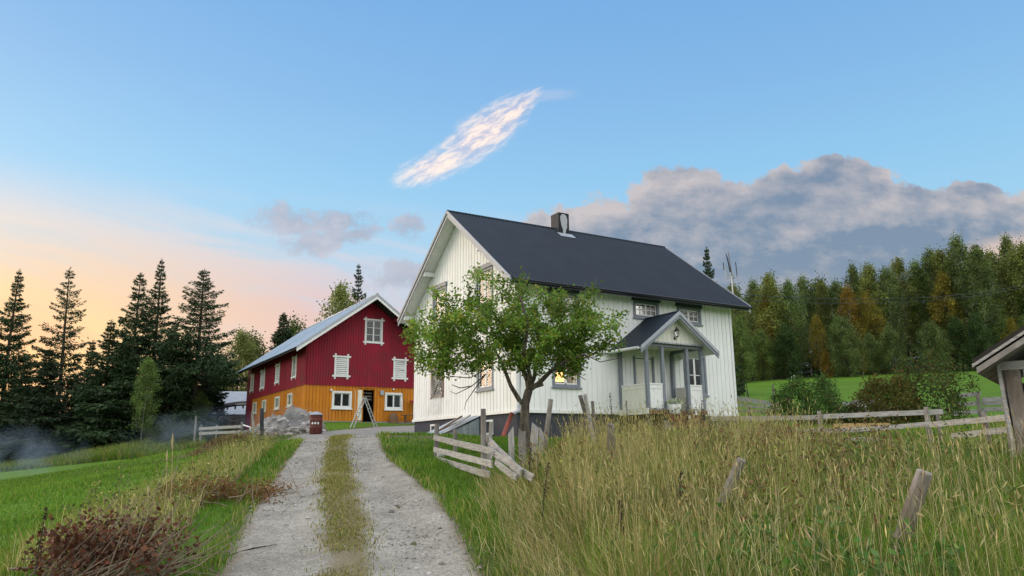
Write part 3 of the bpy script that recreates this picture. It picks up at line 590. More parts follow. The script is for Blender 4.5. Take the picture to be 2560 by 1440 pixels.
# windows
window(H, (0, 7.0, 4.1), G, 1.36, 1.45, header='grey_trim', cols=2, rows=3, curtain=('curtain', .3))
window(H, (0, 2.98, 4.1), G, 1.36, 1.45, header='grey_trim', cols=2, rows=3, curtain=('curtain', .3))
window(H, (0, 2.9, .88), G, 1.28, 1.42, cols=2, rows=2, curtain=('curtain', .46))
pw_ = window(H, (0, 7.07, .84), G, 1.27, 1.41, casing='brownwood', sash='brownwood', cols=1, rows=1, sill=False, label='window in raw brown frame covered with clear plastic')
def plasticmat():
    m = bpy.data.materials.new('clear plastic film'); m.use_nodes = True; nt = m.node_tree; p = nt.nodes['Principled BSDF']; p.inputs['Base Color'].default_value = (.50, .54, .54, 1); p.inputs['Roughness'].default_value = .45; p.inputs['Specular IOR Level'].default_value = .4
    t = nt.nodes.new('ShaderNodeBsdfTransparent'); ms = nt.nodes.new('ShaderNodeMixShader'); n = nt.nodes.new('ShaderNodeTexNoise'); n.inputs['Scale'].default_value = 3; mr = nt.nodes.new('ShaderNodeMapRange'); nt.links.new(n.outputs[0], mr.inputs[0]); mr.inputs[1].default_value = .3; mr.inputs[2].default_value = .7; mr.inputs[3].default_value = .12; mr.inputs[4].default_value = .5
    nt.links.new(mr.outputs[0], ms.inputs[0]); nt.links.new(t.outputs[0], ms.inputs[1]); nt.links.new(p.outputs[0], ms.inputs[2]); nt.links.new(ms.outputs[0], nt.nodes['Material Output'].inputs[0]); return m
M['plastic'] = plasticmat()
rn = np.random.RandomState(3); pv = []; nn = 14
for j in range(nn + 1):
    for i in range(9):
        z = 1.36 - j * (1.98 / nn); y = -.05 - abs(rn.normal(0, .018)) - (max(0, -z) * .25) * (.3 + .7 * math.sin(i / 8 * math.pi)); pv.append((.06 + i * .145 + rn.normal(0, .012) + max(0, -z) * .1 * math.sin(i * 1.3), y, z))
MB().add(pv, [(j * 9 + i, j * 9 + i + 1, (j + 1) * 9 + i + 1, (j + 1) * 9 + i) for j in range(nn) for i in range(8)]).build('plastic_sheet', M['plastic'], pw_, smooth=True)
window(H, (1.52, 0, .88), 0, 1.22, 1.37, cols=2, rows=2, curtain=('curtain', .1))
for x, z in ((1.42, 3.74), (5.45, 3.74), (7.76, 3.70)): window(H, (x, 0, z), 0, 1.31, .69, header='dark_trim', cols=2, rows=2, sub=2, curtain=('curtain', .25 if x < 7 else .5))
window(H, (7.95, 0, .77), 0, 1.23, 1.63, cols=2, rows=2, curtain=('redcurtain', .3))
for u, w in ((7.12, .8), (2.32, .62)):
    window(H, (.03, u, -.78), G, w, .54, casing='white', cols=1, rows=1, sill=False, cw=.07, glass='glass_dark')
# rooms behind the windows
rm = MB()
rm.box(.2, HL - .2, .2, HW - .2, .0, .04); rm.box(.2, HL - .2, .2, HW - .2, 2.55, 2.68); rm.box(.2, HL - .2, 3.8, 3.9, .04, 2.55); rm.box(.2, HL - .2, 2.6, 2.7, 2.68, 6.0); rm.box(4.2, 4.3, .2, 3.8, .04, 2.55); rm.box(2.6, 2.7, 2.7, 8.0, 2.68, 5.4); rm.box(2.6, 2.7, 3.9, 8.6, .04, 2.55)
rm.build('inner_walls', M['room'], H)
ld = bpy.data.lights.new('room_lamp_light', 'POINT'); ld.energy = 70; ld.color = (1, .68, .32); ld.shadow_soft_size = .1
# porch
PX0, PX1, PF, PC = 4.60, 7.35, -1.60, 5.98
MB().box(PX0 - .07, PX1 + .07, PF - .08, -.031, -.10, .05).build('porch_floor', M['weathered'], H)
MB().box(PX0 - .06, PX1 + .06, PF - .12, PF - .082, -.12, .02).build('porch_floor_edge', M['brownwood'], H)
for x, y in ((PX0, PF), (5.36, PF), (6.59, PF), (PX1, PF), (PX0, -.10), (PX1 - .1, -.10)):
    MB().box(x - .06, x + .06, y - .06, y + .06, .052, 2.36).build('porch_post', M['grey_trim'], H)
for x in (PX0, PX1): MB().box(x - .07, x + .07, PF + .1, -.04, 2.361, 2.48).build('porch_beam', M['grey_trim'], H)
MB().box(PX0 - .07, PX1 + .07, PF - .07, PF + .07, 2.362, 2.47).build('porch_beam', M['grey_trim'], H)
MB().box(PX0 - .05, PX1 + .05, PF + .08, -.03, 2.482, 2.51).build('porch_ceiling', M['cream'], H)
def panel(loc, rz, w, m='cream', h=.95):
    b = MB().box(0, w, -.02, .02, .10, h).build('railing_panel', M[m], H, loc, rz)
    MB().box(-.0, w, -.05, .05, h + .001, h + .05).build('rail_cap', M['white'], b)
    fr_ = MB(); fr_.box(.0, .08, -.034, -.0205, .10, h - .002); fr_.box(w - .08, w, -.034, -.0205, .10, h - .002); fr_.box(.08, w - .08, -.034, -.0205, h - .14, h - .002); fr_.box(.08, w - .08, -.034, -.0205, .10, .24); fr_.build('panel_frame', M[m], b)
    k = max(1, int(w / .17)) ; 
    for i in range(1, k): MB().box(.08 + (w - .16) * i / k - .006, .08 + (w - .16) * i / k + .006, -.027, -.0205, .241, h - .141).build('panel_bead', M[m], b)
    return b
panel((PX0, -.17, .0), G, 1.36); panel((5.36 - .70, PF, 0), 0, .64, 'white'); panel((6.65, PF, 0), 0, .64, 'white'); panel((PX1, PF + .07, 0), -G, 1.36)
MB().box(PX0 - .1, PX0 - .065, PF - .1, -.03, -.12, .09).build('porch_skirt', M['cream'], H)
for x in (PX0 + .05, 5.45, 6.5, PX1 - .05):
    MB().box(x - .09, x + .09, PF - .02, PF + .16, -1.5, -.102).build('porch_pier', M['foundation'], H)
# door inside the porch
dr = MB().box(5.40, 6.25, -.005, .04, .06, 2.1).build('door', M['white'], H)
for z0_, z1_ in ((.2, .85), (1.0, 1.95)):
    for a in (5.47, 5.86): MB().box(a, a + .32, -.02, -.0055, z0_, z1_).build('door_panel', M['cream'], dr)
MB().tube([(6.18, -.005, 1.05), (6.18, -.06, 1.05), (6.08, -.07, 1.05)], .012, 6).build('door_handle', M['black'], dr)
for a, b in ((5.3, 5.399), (6.251, 6.35)): MB().box(a, b, -.05, .02, .06, 2.2).build('door_casing', M['grey_trim'], H)
# porch roof
PE, PZ, PR = 1.88, 2.30, 3.68; PSL = (PR - PZ) / PE
for sgn in (-1, 1):
    prof_ = [(PC + sgn * PE, PZ), (PC, PR)]
    b = MB().prism([(prof_[0][0], PF - .33, PZ - .11), (PC, PF - .33, PR - .11), (PC, PF - .33, PR - .02), (prof_[0][0], PF - .33, PZ - .02)], (0, -PF + .30, 0)).build('porch_soffit', M['white'], H)
    n = 14; v = []; k = 48
    for j in (0, 1):
        for i in range(k + 1):
            f = j; o = .012 * math.sin(2 * math.pi * i / 4); x = PC + sgn * (PE + .05) * (1 - f); z = PZ - .05 * PSL + (PR - PZ + .05 * PSL) * f + .01
            v.append((x + sgn * o * .59, PF - .36 + (-PF + .33) * i / k, z + o * .8))
    MB().add(v, [(i, i + 1, k + 2 + i, k + 1 + i) for i in range(k)]).build('porch_roof_sheet', M['roof_dark'], H, smooth=True)
    for dy, zo, mm in ((-.40, -.24, 'grey_trim'), (-.43, -.11, 'light_trim')):
        MB().prism([(PC + sgn * (PE + .05), PF + dy, PZ + zo - .04), (PC, PF + dy, PR + zo), (PC, PF + dy, PR + (.03 if zo > -.2 else -.03)), (PC + sgn * (PE + .05), PF + dy, PZ - .01)], (0, .03, 0)).build('porch_bargeboard', M[mm], H)
MB().tube([(PC, PF - .40, PR + .02), (PC, -.03, PR + .02)], .04, 6).build('porch_ridge', M['roof_dark'], H)
MB().tube([(PC - PE - .10, PF - .3, PZ - .07), (PC - PE - .10, -.05, PZ - .05)], .05, 8).build('porch_gutter', M['white'], H, smooth=True)
tri = [(PC - 1.5, 2.5), (PC + 1.5, 2.5), (PC, PR - .12)]
for i in range(13):
    a = PC - 1.45 + i * 2.9 / 13; b_ = a + 2.9 / 13 - .012; zt = lambda x: 2.5 + (PR - .14 - 2.5) * (1 - abs(x - PC) / 1.5)
    pts = [(a, PF - .05, 2.48), (b_, PF - .05, 2.48), (b_, PF - .05, max(2.49, zt(b_)))] + ([(PC, PF - .05, zt(PC))] if a < PC < b_ else []) + [(a, PF - .05, max(2.49, zt(a)))]
    MB().prism(pts, (0, .02, 0)).build('gable_board', M['cream'], H)
sv = []
for i in range(61):
    o = .018 * math.sin(2 * math.pi * i / 4); x = PC - 1.42 + 2.84 * i / 60; sv += [(x, PF - .07, 2.55 + o * .3), (x, PF - .22, 2.47 + o)]
MB().add(sv, [(2 * i, 2 * i + 1, 2 * i + 3, 2 * i + 2) for i in range(60)]).build('rain_strip', M['light_trim'], H, smooth=True)
lm = MB().box(-.03, .03, -.02, .05, -.06, .06); lm.tube([(0, 0, 0), (0, -.12, -.04), (0, -.14, .03)], .012, 6); lm.lathe([(.03, .03), (.07, .05), (.07, .06)], 8, (0, -.14, 0)); lm.lathe([(.10, .27), (.07, .33), (.03, .37), (.012, .42)], 8, (0, -.14, 0))
for k in range(6): a = k * math.pi / 3; lm.tube([(.065 * math.cos(a), -.14 + .065 * math.sin(a), .06), (.09 * math.cos(a), -.14 + .09 * math.sin(a), .28)], .008, 4)
lmo = lm.build('wall_lantern', M['black'], H, (PC + .02, PF - .06, 2.72)); MB().lathe([(.055, .06), (.08, .27)], 6, (0, -.14, 0)).build('lantern_glass', M['glass'], lmo)
# brick steps
si = 0
for s_ in range(3):
    zt = -.14 - s_ * .21; y1 = PF - .12 - s_ * .30; y0 = y1 - .30
    for c_ in range(3):
        off = .12 * (c_ % 2)
        for i in range(6):
            x = 5.22 + i * .27 + off - .06
            me = unit_box(.255, .29 if c_ == 0 else .115, .062, 'brick'); link('step_brick', me, H, (x, y0 + (.003 if c_ else 0), zt - .065 * (c_ + 1)))
    MB().box(5.2, 6.86, y0 + .02, y1 if s_ == 0 else y1 + .0, zt - .9, zt - .197).build('step_core', M['concrete'], H)
# lamp seen through the window
rl = empty('table_lamp', C0 + D1 * 2.42 + D2 * .75 + np.array([0, 0, .12]), YAW, 'lit yellow table lamp behind the ground floor front window', 'lamp')
MB().lathe([(.14, 0), (.14, .03), (.02, .05), (.02, 1.0), (.03, 1.02)], 12).build('stand', M['brownwood'], rl)
MB().lathe([(.22, 1.05), (.17, 1.35), (.1, 1.40)], 16).build('lamp_shade', emit('lit lamp shade', (1, .55, .16, 1), 2.2), rl, smooth=True)
lo_ = bpy.data.objects.new('room_lamp_light', ld); col.objects.link(lo_); lo_.parent = rl; lo_.location = (0, .2, 1.65)
# ================================================================== red and ochre barn
BA = empty('barn', B0, YAW, 'large red barn with ochre lower storey and pale metal roof', 'barn')
BW, BL, BOE, BOG, BZE, BZR = 8.1, 16.3, .87, 1.25, 4.35, 7.96
BM = BW / 2; BSL = (BZR - BZE) / (BM + BOE)
def bzr(x): return BZE + BSL * (BM - abs(x - BM) + BOE)
bgo_low = [(1.73, 3.0, .76, 1.84), (5.21, 6.43, .76, 1.84), (3.74, 4.5, 0, 1.98)]
bgo_up = [(3.72, 4.93, 4.97, 6.56), (1.80, 2.72, 2.72, 4.05), (5.74, 6.64, 2.72, 4.05)]
clad(BA, 'gable upper', 0, BW, lambda x: bzr(x) - .2, 2.2, bgo_up, 'red', 'red', .17, .115, .022, 0, (0, 0, 0), joined=True)
clad(BA, 'gable lower', 0, BW, lambda x: 2.18, 0, bgo_low, 'orange', 'orange', .21, .14, .028, 0, (0, .02, 0))
bs_up = [(BL - b, BL - a, z0_, z1_) for a, b, z0_, z1_ in ((2.0, 3.0, 2.78, 4.15), (6.2, 7.3, 2.78, 4.1), (10.5, 11.75, 2.72, 4.1), (14.0, 15.1, 2.78, 4.1))]
bs_lo = [(BL - b, BL - a, 1.02, 1.86) for a, b in ((2.66, 3.8), (5.88, 7.1), (9.7, 10.85), (12.6, 13.85))]
clad(BA, 'side upper', 0, BL, lambda x: bzr(0) - .2, 2.2, bs_up, 'red', 'red', .17, .115, .022, G, (0, BL, 0), joined=True)
clad(BA, 'side end', 0, BL - 14.27, lambda x: 2.199, -.4, [], 'red', 'red', .17, .115, .022, G, (0, BL, 0), joined=True)
clad(BA, 'side lower', BL - 14.27, BL, lambda x: 2.18, 0, bs_lo, 'orange', 'orange', .22, .14, .028, G, (.02, BL, 0))
bb = MB().box(BW - .15, BW, .16, BL, 0, bzr(BW) - .2); bb.prism([(0.15, BL - .15, -.3), (BW - .15, BL - .15, -.3), (BW - .15, BL - .15, bzr(BW) - .25), (BM, BL - .15, bzr(BM) - .2), (.15, BL - .15, bzr(0) - .25)], (0, .15, 0)); bb.build('wall', M['red'], BA)
MB().box(-.03, .09, -.026, -.0085, 0, 2.19).build('corner_board', M['orange'], BA); MB().box(-.026, -.0085, -.0084, .10, 0, 2.19).build('corner_board', M['orange'], BA)
MB().box(-.02, BW, -.05, -.023, 2.17, 2.215).build('drip_board', M['red'], BA); MB().box(-.05, -.023, -.022, 14.27, 2.17, 2.215).build('drip_board', M['red'], BA)
MB().box(-.01, 3.73, .005, .2, -.5, -.004).box(4.51, BW, .005, .2, -.5, -.004).box(3.731, 4.509, .005, .2, -.5, -.05).build('plinth', M['concrete'], BA); MB().box(.005, .2, .21, 14.2, -.8, -.004).build('plinth', M['concrete'], BA)
for sgn in (0, 1):
    f = (lambda x: x) if sgn == 0 else (lambda x: BW - x)
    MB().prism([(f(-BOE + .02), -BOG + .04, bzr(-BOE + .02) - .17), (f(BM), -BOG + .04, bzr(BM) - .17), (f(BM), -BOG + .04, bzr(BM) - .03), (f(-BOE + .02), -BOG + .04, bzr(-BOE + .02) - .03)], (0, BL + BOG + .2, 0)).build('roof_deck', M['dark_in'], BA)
    for k, (ya, yb, dz) in enumerate(((-BOG - .02, 7.2, .012), (7.1, BL + .3, .03))):
        n = int((yb - ya) / .19) * 4; v = []
        for j in (0, 1):
            for i in range(n + 1):
                o = .012 * math.sin(2 * math.pi * i / 4); x = -BOE - .06 + (BM + BOE + .06) * j; v.append((f(x), ya + (yb - ya) * i / n, bzr(x) + dz + o))
        MB().add(v, [(i, i + 1, n + 2 + i, n + 1 + i) for i in range(n)]).build('roof_sheet', M['barn_roof'], BA, smooth=True)
    for dy, za, zb in ((-BOG, -.30, -.02), (-BOG - .035, -.10, .05)):
        MB().prism([(f(-BOE - .05), dy, bzr(-BOE - .05) + za), (f(BM), dy, bzr(BM) + za), (f(BM), dy, bzr(BM) + zb), (f(-BOE - .05), dy, bzr(-BOE - .05) + zb)], (0, .033, 0)).build('bargeboard', M['white'] if dy == -BOG else M['light_trim'], BA)
MB().tube([(BM, -BOG - .02, bzr(BM) + .02), (BM, BL + .3, bzr(BM) + .04)], .07, 8).build('ridge_cap', M['barn_roof'], BA, smooth=True)
for x in (.9, 2.5, 5.6, 7.2): MB().box(x - .06, x + .06, -BOG + .1, -.025, bzr(x) - .40, bzr(x) - .22).build('purlin_end', M['red'], BA)
def shutter(loc, rz, w, h, n=9, tilt=.02):
    e = .13; cw = .11; b = MB()
    b.box(0, cw, -.05, .02, -e, h + e); b.box(w - cw, w, -.05, .02, -e, h + e); b.box(-e, w + e, -.068, -.0505, h - cw, h); b.box(-e, w + e, -.068, -.0505, 0, cw)
    s = b.build('louvre', M['white'], BA, loc, rz)
    for i in range(n):
        z = cw + .02 + (h - 2 * cw - .03) * i / n
        MB().hexa([(cw, -.035, z), (w - cw, -.035, z + random.uniform(-tilt, tilt) * .6), (w - cw, .005, z + .03), (cw, .005, z + .03)], [(cw, -.035, z + .072), (w - cw, -.035, z + .072), (w - cw, .005, z + .1), (cw, .005, z + .1)]).build('slat', M['white'], s)
shutter((1.80, 0, 2.72), 0, .92, 1.33); shutter((5.74, 0, 2.72), 0, .90, 1.33, tilt=.06)
for a, b, z0_, z1_ in ((6.2, 7.3, 2.78, 4.1), (10.5, 11.75, 2.72, 4.1), (14.0, 15.1, 2.78, 4.1)): shutter((0, b, z0_), G, b - a, z1_ - z0_)
window(BA, (0, 3.0, 2.78), G, 1.0, 1.37, casing='white', cols=2, rows=3, crossed=True, sill=False, glass='glass_dark')
window(BA, (3.72, 0, 4.97), 0, 1.21, 1.59, casing='white', cols=2, rows=3, crossed=True, sill=False, glass='glass_dark')
window(BA, (1.73, 0, .76), 0, 1.27, 1.08, casing='white', cols=2, rows=1, glass='glass_dark', cw=.12); window(BA, (5.21, 0, .76), 0, 1.22, 1.08, casing='white', cols=2, rows=1, glass='glass_dark', cw=.12)
for a, b in ((2.66, 3.8), (5.88, 7.1), (9.7, 10.85), (12.6, 13.85)): window(BA, (0, b, 1.02), G, b - a, .84, casing='cream', sash='cream', cols=2, rows=1, glass='glass_dark', curtain=('curtain', .25))
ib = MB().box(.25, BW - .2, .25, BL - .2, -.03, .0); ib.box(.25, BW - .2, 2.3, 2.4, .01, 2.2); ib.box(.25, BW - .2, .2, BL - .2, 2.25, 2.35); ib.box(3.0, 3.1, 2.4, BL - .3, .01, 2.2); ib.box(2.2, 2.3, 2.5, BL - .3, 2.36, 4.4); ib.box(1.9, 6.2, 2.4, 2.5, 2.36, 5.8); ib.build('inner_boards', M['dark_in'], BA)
for z in (1.35, 1.55, 1.75): MB().box(3.85, 4.45, .35, .4, z, z + .09).build('inside_slat', M['weathered'], BA)
dl = MB().box(0, .66, -.04, .0, .06, 1.95).build('door', M['cream'], BA, (3.72, -.05, 0), rad(172)); 
for z in (.3, 1.6): MB().box(.0, .6, -.06, -.041, z, z + .07).build('hinge_strap', M['metal'], dl)
MB().box(3.66, 3.739, -.05, .02, 0, 2.06).build('door_casing', M['orange'], BA); MB().box(4.501, 4.58, -.05, .02, 0, 2.06).build('door_casing', M['orange'], BA); MB().box(3.6, 4.7, -.06, .0, 2.061, 2.13).build('door_casing', M['orange'], BA)
MB().box(4.86, 5.08, -.15, -.03, 1.66, 1.96).build('meter_box', M['light_trim'], BA); MB().box(1.58, 1.72, -.12, -.03, 1.82, 1.95).build('outdoor_lamp', M['cream'], BA); MB().box(5.72, 5.82, -.1, -.03, 2.02, 2.1).build('outdoor_lamp', M['white'], BA)
MB().tube([(6.4, -.045, 2.1), (6.42, -.05, 1.5), (6.6, -.05, 1.2)], .012, 5).build('cable', M['black'], BA)
# small roofed shelf and bench at the barn's right
sh = empty('bird_table', B0 + D1 * 7.15 - D2 * .45 + np.array([0, 0, -.1]), YAW, 'small dark red roofed rack against the ochre barn wall beside the farmhouse', 'rack')
MB().hexa([(-.3, -.3, 1.25), (.7, -.3, 1.25), (.7, .3, 1.42), (-.3, .3, 1.42)], [(-.3, -.3, 1.3), (.7, -.3, 1.3), (.7, .3, 1.47), (-.3, .3, 1.47)]).build('roof', M['red'], sh)
for x in (-.22, .0, .5): MB().box(x, x + .05, -.2, -.15, 0, 1.26).build('post', M['white'], sh)
bn = empty('bench', B0 + D1 * 6.9 - D2 * .55 + np.array([0, 0, -.1]), YAW, 'dark plank bench in front of the ochre barn wall', 'bench')
MB().plank((-.7, 0, .5), (1.0, 0, .52), .05, .32, seed=3).build('seat', M['brownwood'], bn)
for x in (-.5, .8): MB().box(x, x + .06, -.12, .12, 0, .475).build('leg', M['brownwood'], bn)
gr = empty('grindstone', B0 + D1 * 5.75 - D2 * .35 + np.array([0, 0, -.1]), YAW, 'rounded brown slab leaning on the ochre wall under the right window', 'slab')
MB().prism([(-.28, 0, 0), (.28, 0, 0), (.3, .1, .35), (.2, .16, .6), (0, .18, .68), (-.2, .16, .6), (-.3, .1, .35)], (0, .05, 0)).build('slab', M['brownwood'], gr)
# ladder in front of the barn door
la = empty('stepladder', (0, 0, 0), 0, 'aluminium folding ladder standing open before the barn door', 'ladder')
pa, pb = onground(880, 1074, 43.2), onground(940, 1074, 43.6); top = pix(912, 993, 43.4)
dv = np.array([.22, .97, 0])
for foot in (pa, pb):
    lg = MB()
    for s_ in (-.17, .17): lg.tube([foot + dv * s_ * 1.35, top + dv * s_], .032, 6)
    lg.build('ladder_rail', M['metal'], la)
    for k in range(1, 8):
        f = k / 8; c = foot + (top - foot) * f; MB().tube([c + dv * -.19, c + dv * .19], .02, 5).build('rung', M['metal'], la)
# rusty barrel
bp = onground(789, 1083, 35.8)
ba = empty('oil_drum', bp, .3, 'rusty red oil drum with pale lid in front of the barn', 'barrel')
MB().lathe([(.27, 0), (.29, .03), (.285, .28), (.305, .30), (.285, .32), (.285, .60), (.305, .62), (.285, .64), (.285, .86), (.30, .88)], 20).build('drum', mat('rusty red drum', (.135, .035, .028, 1), (.075, .025, .02, 1), 5, rough=.75, bump=.3, c3=(.16, .07, .04, 1), s3=4), ba, smooth=True)
MB().lathe([(.31, .881), (.31, .90), (.22, .97), (.08, 1.03), (.02, 1.035)], 20).build('lid', M['zinc'], ba, smooth=True)
for a, w in ((-1.75, .0), (-1.3, 1), (-2.2, 0)):
    x, y = .292 * math.cos(a), .292 * math.sin(a); t = np.array([-math.sin(a), math.cos(a), 0]); n_ = np.array([math.cos(a), math.sin(a), 0]) * .004
    MB().prism([np.array([x, y, .50]) + n_ + t * 0 - np.array([0, 0, .07]), np.array([x, y, .50]) + n_ + t * .05, np.array([x, y, .57]) + n_, np.array([x, y, .50]) + n_ - t * .05], n_).build('hazard_label', M['white'], ba)
# ---- sheds beyond the barn
def shed(name, label, p, rz, w, d, h, hr, wall, roof, over=.3):
    e = empty(name, p, rz, label, 'shed')
    k = int(w / .22)
    for i in range(k):
        if wall == 'dark_in': continue
        MB().box(i * w / k + .01, (i + 1) * w / k - .01, -.03, 0, 0, h).build('wall_board', M[wall], e)
    MB().box(0, w, 0.001, .1, 0, h).box(0, .1, .1, d, 0, h).box(w - .1, w, .1, d, 0, h).build('wall', M[wall], e)
    MB().prism([(-over, -over, h - .12), (-over, d * .55, hr), (-over, d * .55, hr + .08), (-over, -over, h - .02)], (w + 2 * over, 0, 0)).prism([(-over, d * .55, hr), (-over, d + over, h), (-over, d + over, h + .08), (-over, d * .55, hr + .08)], (w + 2 * over, 0, 0)).build('roof', M[roof], e)
    return e
p1 = pix(536, 1040, 66); p1[2] = g1z(p1[0], p1[1]) - .1
zh = pix(530, 1037, 65.5)[2] - p1[2]; zr = pix(530, 992, 68)[2] - p1[2]
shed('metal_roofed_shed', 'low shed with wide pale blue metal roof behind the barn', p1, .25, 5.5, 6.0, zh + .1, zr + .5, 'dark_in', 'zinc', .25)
p2 = pix(556, 1058, 62); p2[2] = g1z(p2[0], p2[1]) - .1
zh2 = pix(560, 1025, 62)[2] - p2[2]
s2 = empty('log_shed', p2, .35, 'old tumbledown log shed with sagging roof next to the barn', 'shed')
for i in range(9):
    z = .12 + i * .16; MB().tube([(-.15 - random.random() * .2, random.uniform(-.03, .03), z), (2.6, random.uniform(-.03, .03), z + .1 + random.uniform(-.03, .03))], [.09, .075], 7).build('log', M['weathered'], s2)
MB().plank((.5, -.13, .55), (.5, -.16, 1.25), .35, .03, up=(1, 0, 0), seed=4).build('pale_board', M['greywood'], s2)
for i in range(5): MB().tube([(-.3 + i * .6, -.5, zh2 - .05 + i * .07), (-.3 + i * .6, 2.2, zh2 + .35 + i * .07)], .07, 6).build('rafter', M['greywood'], s2)
MB().prism([(-.7, -.7, zh2 - .02), (1.0, -.7, zh2 + .28), (2.8, -.7, zh2 + .42), (2.8, -.7, zh2 + .52), (1.0, -.7, zh2 + .40), (-.7, -.7, zh2 + .1)], (0, 3.2, .45)).build('roof', M['dark_in'], s2)
MB().plank((.9, -.75, zh2 + .43), (2.9, -.75, zh2 + .56), .14, .03, seed=9).build('bargeboard', M['white'], s2)
# ================================================================== cellar hatch against the gable
def hloc(x, y, z): return C0 + D1 * x + D2 * y + np.array([0, 0, z])
hz0 = g1z(*hloc(-1.2, 3.3, 0)[:2]) - C0[2]
HT = empty('cellar_hatch', C0, YAW, 'sloping lean-to of zinc sheets and grey boards over the cellar stairs', 'lean-to')
hu0, hu1, hx = 2.55, 4.2, -1.85
for i in range(6):
    ya, yb = hu0 - .08 + (hu1 - hu0 + .16) * i / 6, hu0 - .08 + (hu1 - hu0 + .16) * (i + 1) / 6 + .03; dz = .012 * (i % 2)
    ln = hx + random.uniform(-.25, .15)
    MB().hexa([(ln, ya, hz0 + .06 + dz), (ln, yb, hz0 + .06 + dz), (-.08, yb, -.08 + dz), (-.08, ya, -.08 + dz)], [(ln, ya, hz0 + .075 + dz), (ln, yb, hz0 + .075 + dz), (-.08, yb, -.065 + dz), (-.08, ya, -.065 + dz)]).build('roof_sheet', M['zinc'], HT)
for y in (hu0 + .15, hu0 + .85): MB().plank((hx + .15, y, hz0 + .16), (-.4, y, -.05), .05, .09, seed=int(y * 9)).build('batten', M['brownwood'] if y > 3 else M['greywood'], HT)
zt_ = lambda x: hz0 + (x - hx) / (-.05 - hx) * (-.12 - hz0)
for i in range(7):
    xa = -.12 - i * .235; xb = xa - .222
    MB().hexa([(xb, hu0 - .03, hz0 - .3), (xa, hu0 - .03, hz0 - .3), (xa, hu0, hz0 - .3), (xb, hu0, hz0 - .3)], [(xb, hu0 - .03, max(hz0 - .29, zt_(xb))), (xa, hu0 - .03, max(hz0 - .28, zt_(xa))), (xa, hu0, max(hz0 - .28, zt_(xa))), (xb, hu0, max(hz0 - .29, zt_(xb)))]).build('side_board', mat_side if False else M['zincboard'] if 'zincboard' in M else M['zinc'], HT)
MB().box(-.11, -.04, hu0 - .04, hu0 + .04, hz0 - .3, -.1).build('post', M['dark_trim'], HT)
# raised bed frame by the corner
p = onground(1022, 1106, 30.5)
rb = empty('raised_bed', p, YAW + .1, 'low rust brown timber bed edge with soil at the far house corner', 'planter')
MB().plank((-1.0, 0, .08), (1.15, 0, .1), .16, .04, seed=2).build('edge_board', M['brownwood'], rb); MB().plank((1.15, 0, .1), (1.15, .9, .12), .16, .04, seed=5).build('edge_board', M['brownwood'], rb)
sv_ = [(-1 + .22 * i, .05 + .16 * j, .06 + random.random() * .09) for j in range(6) for i in range(11)]
MB().add(sv_, [(j * 11 + i, j * 11 + i + 1, j * 11 + i + 12, j * 11 + i + 11) for j in range(5) for i in range(10)]).build('soil', mat('garden soil', (.06, .042, .03, 1), (.03, .022, .016, 1), 12, rough=1, bump=.8), rb)
# ================================================================== fences
def post(parent, p, h, r=.055, lean=(0, 0), m='weathered', name='post', n=7, sink=.25, flat=True):
    b = MB(); top = np.array([p[0] + lean[0], p[1] + lean[1], p[2] + h]); p = np.array(p, float)
    b.tube([p - (top - p) * (sink / max(h, .1)), p + (top - p) * .4, p + (top - p) * .85, top], [r * 1.05, r, r * .96, r * .85], n)
    return b.build(name, M[m], parent)
# pole fence beside the drive
FA = np.array(onground(1091, 1150, 17.0)); FB = np.array(onground(1210, 1195, 13.0))
F = empty('board_fence', (0, 0, 0), 0, 'old grey three-board fence ending beside the gravel drive below the apple tree', 'fence')
def zat(px, py, d): return pix(px, py, d)
post(F, FA, zat(1091, 1060, 17.0)[2] - FA[2], .055, (0, 0)); fbp = post(F, FB, zat(1210, 1022, 13.0)[2] - FB[2], .05, (-.01, 0), m='weathered')
pm = onground(1138, 1150, 17.6); post(F, pm, zat(1138, 1073, 17.6)[2] - pm[2], .05)
for k, (ya, yb, yc) in enumerate(((1088, 1119, 1146), (1117, 1151, 1176), (1140, 1178, 1196))):
    a = zat(1085, ya + 6, 16.9); b = zat(1208, yb, 12.9); c = zat(1236 - 6 * k, yb + (b[1] and 10), 12.2)
    MB().plank(a, c, .105, .026, seed=20 + k, jit=.05).build('rail', M['greywood'], F)
# collapsed boards at the fence end
for k, (x0, y0, da, x1, y1, db, w) in enumerate(((1216, 1095, 13.2, 1302, 1185, 10.8, .115), (1228, 1128, 12.4, 1330, 1195, 10.6, .10), (1238, 1155, 12.0, 1290, 1195, 10.8, .09))):
    o = MB().plank(pix(x0, y0, da), pix(x1, y1, db), w, .03, up=(.2, -.3, 1), seed=40 + k, jit=.06, rough_end=.03).build('fallen_board', M['greywood'])
    tag(o, ['wide pale board sliding off the end of the fence', 'middle grey board slumped into the tall grass at the fence end', 'short grey board lowest at the fence end'][k], 'board')
MB().plank(zat(1226, 1128, 12.2), zat(1229, 1148, 12.2), .03, .05, up=(1, 0, 0), seed=9).build('cleat', M['greywood'], F)
post(F, onground(1221, 1130, 15.5), zat(1221, 1055, 15.5)[2] - g1z(*zat(1221, 1055, 15.5)[:2]), .04, (.06, 0))
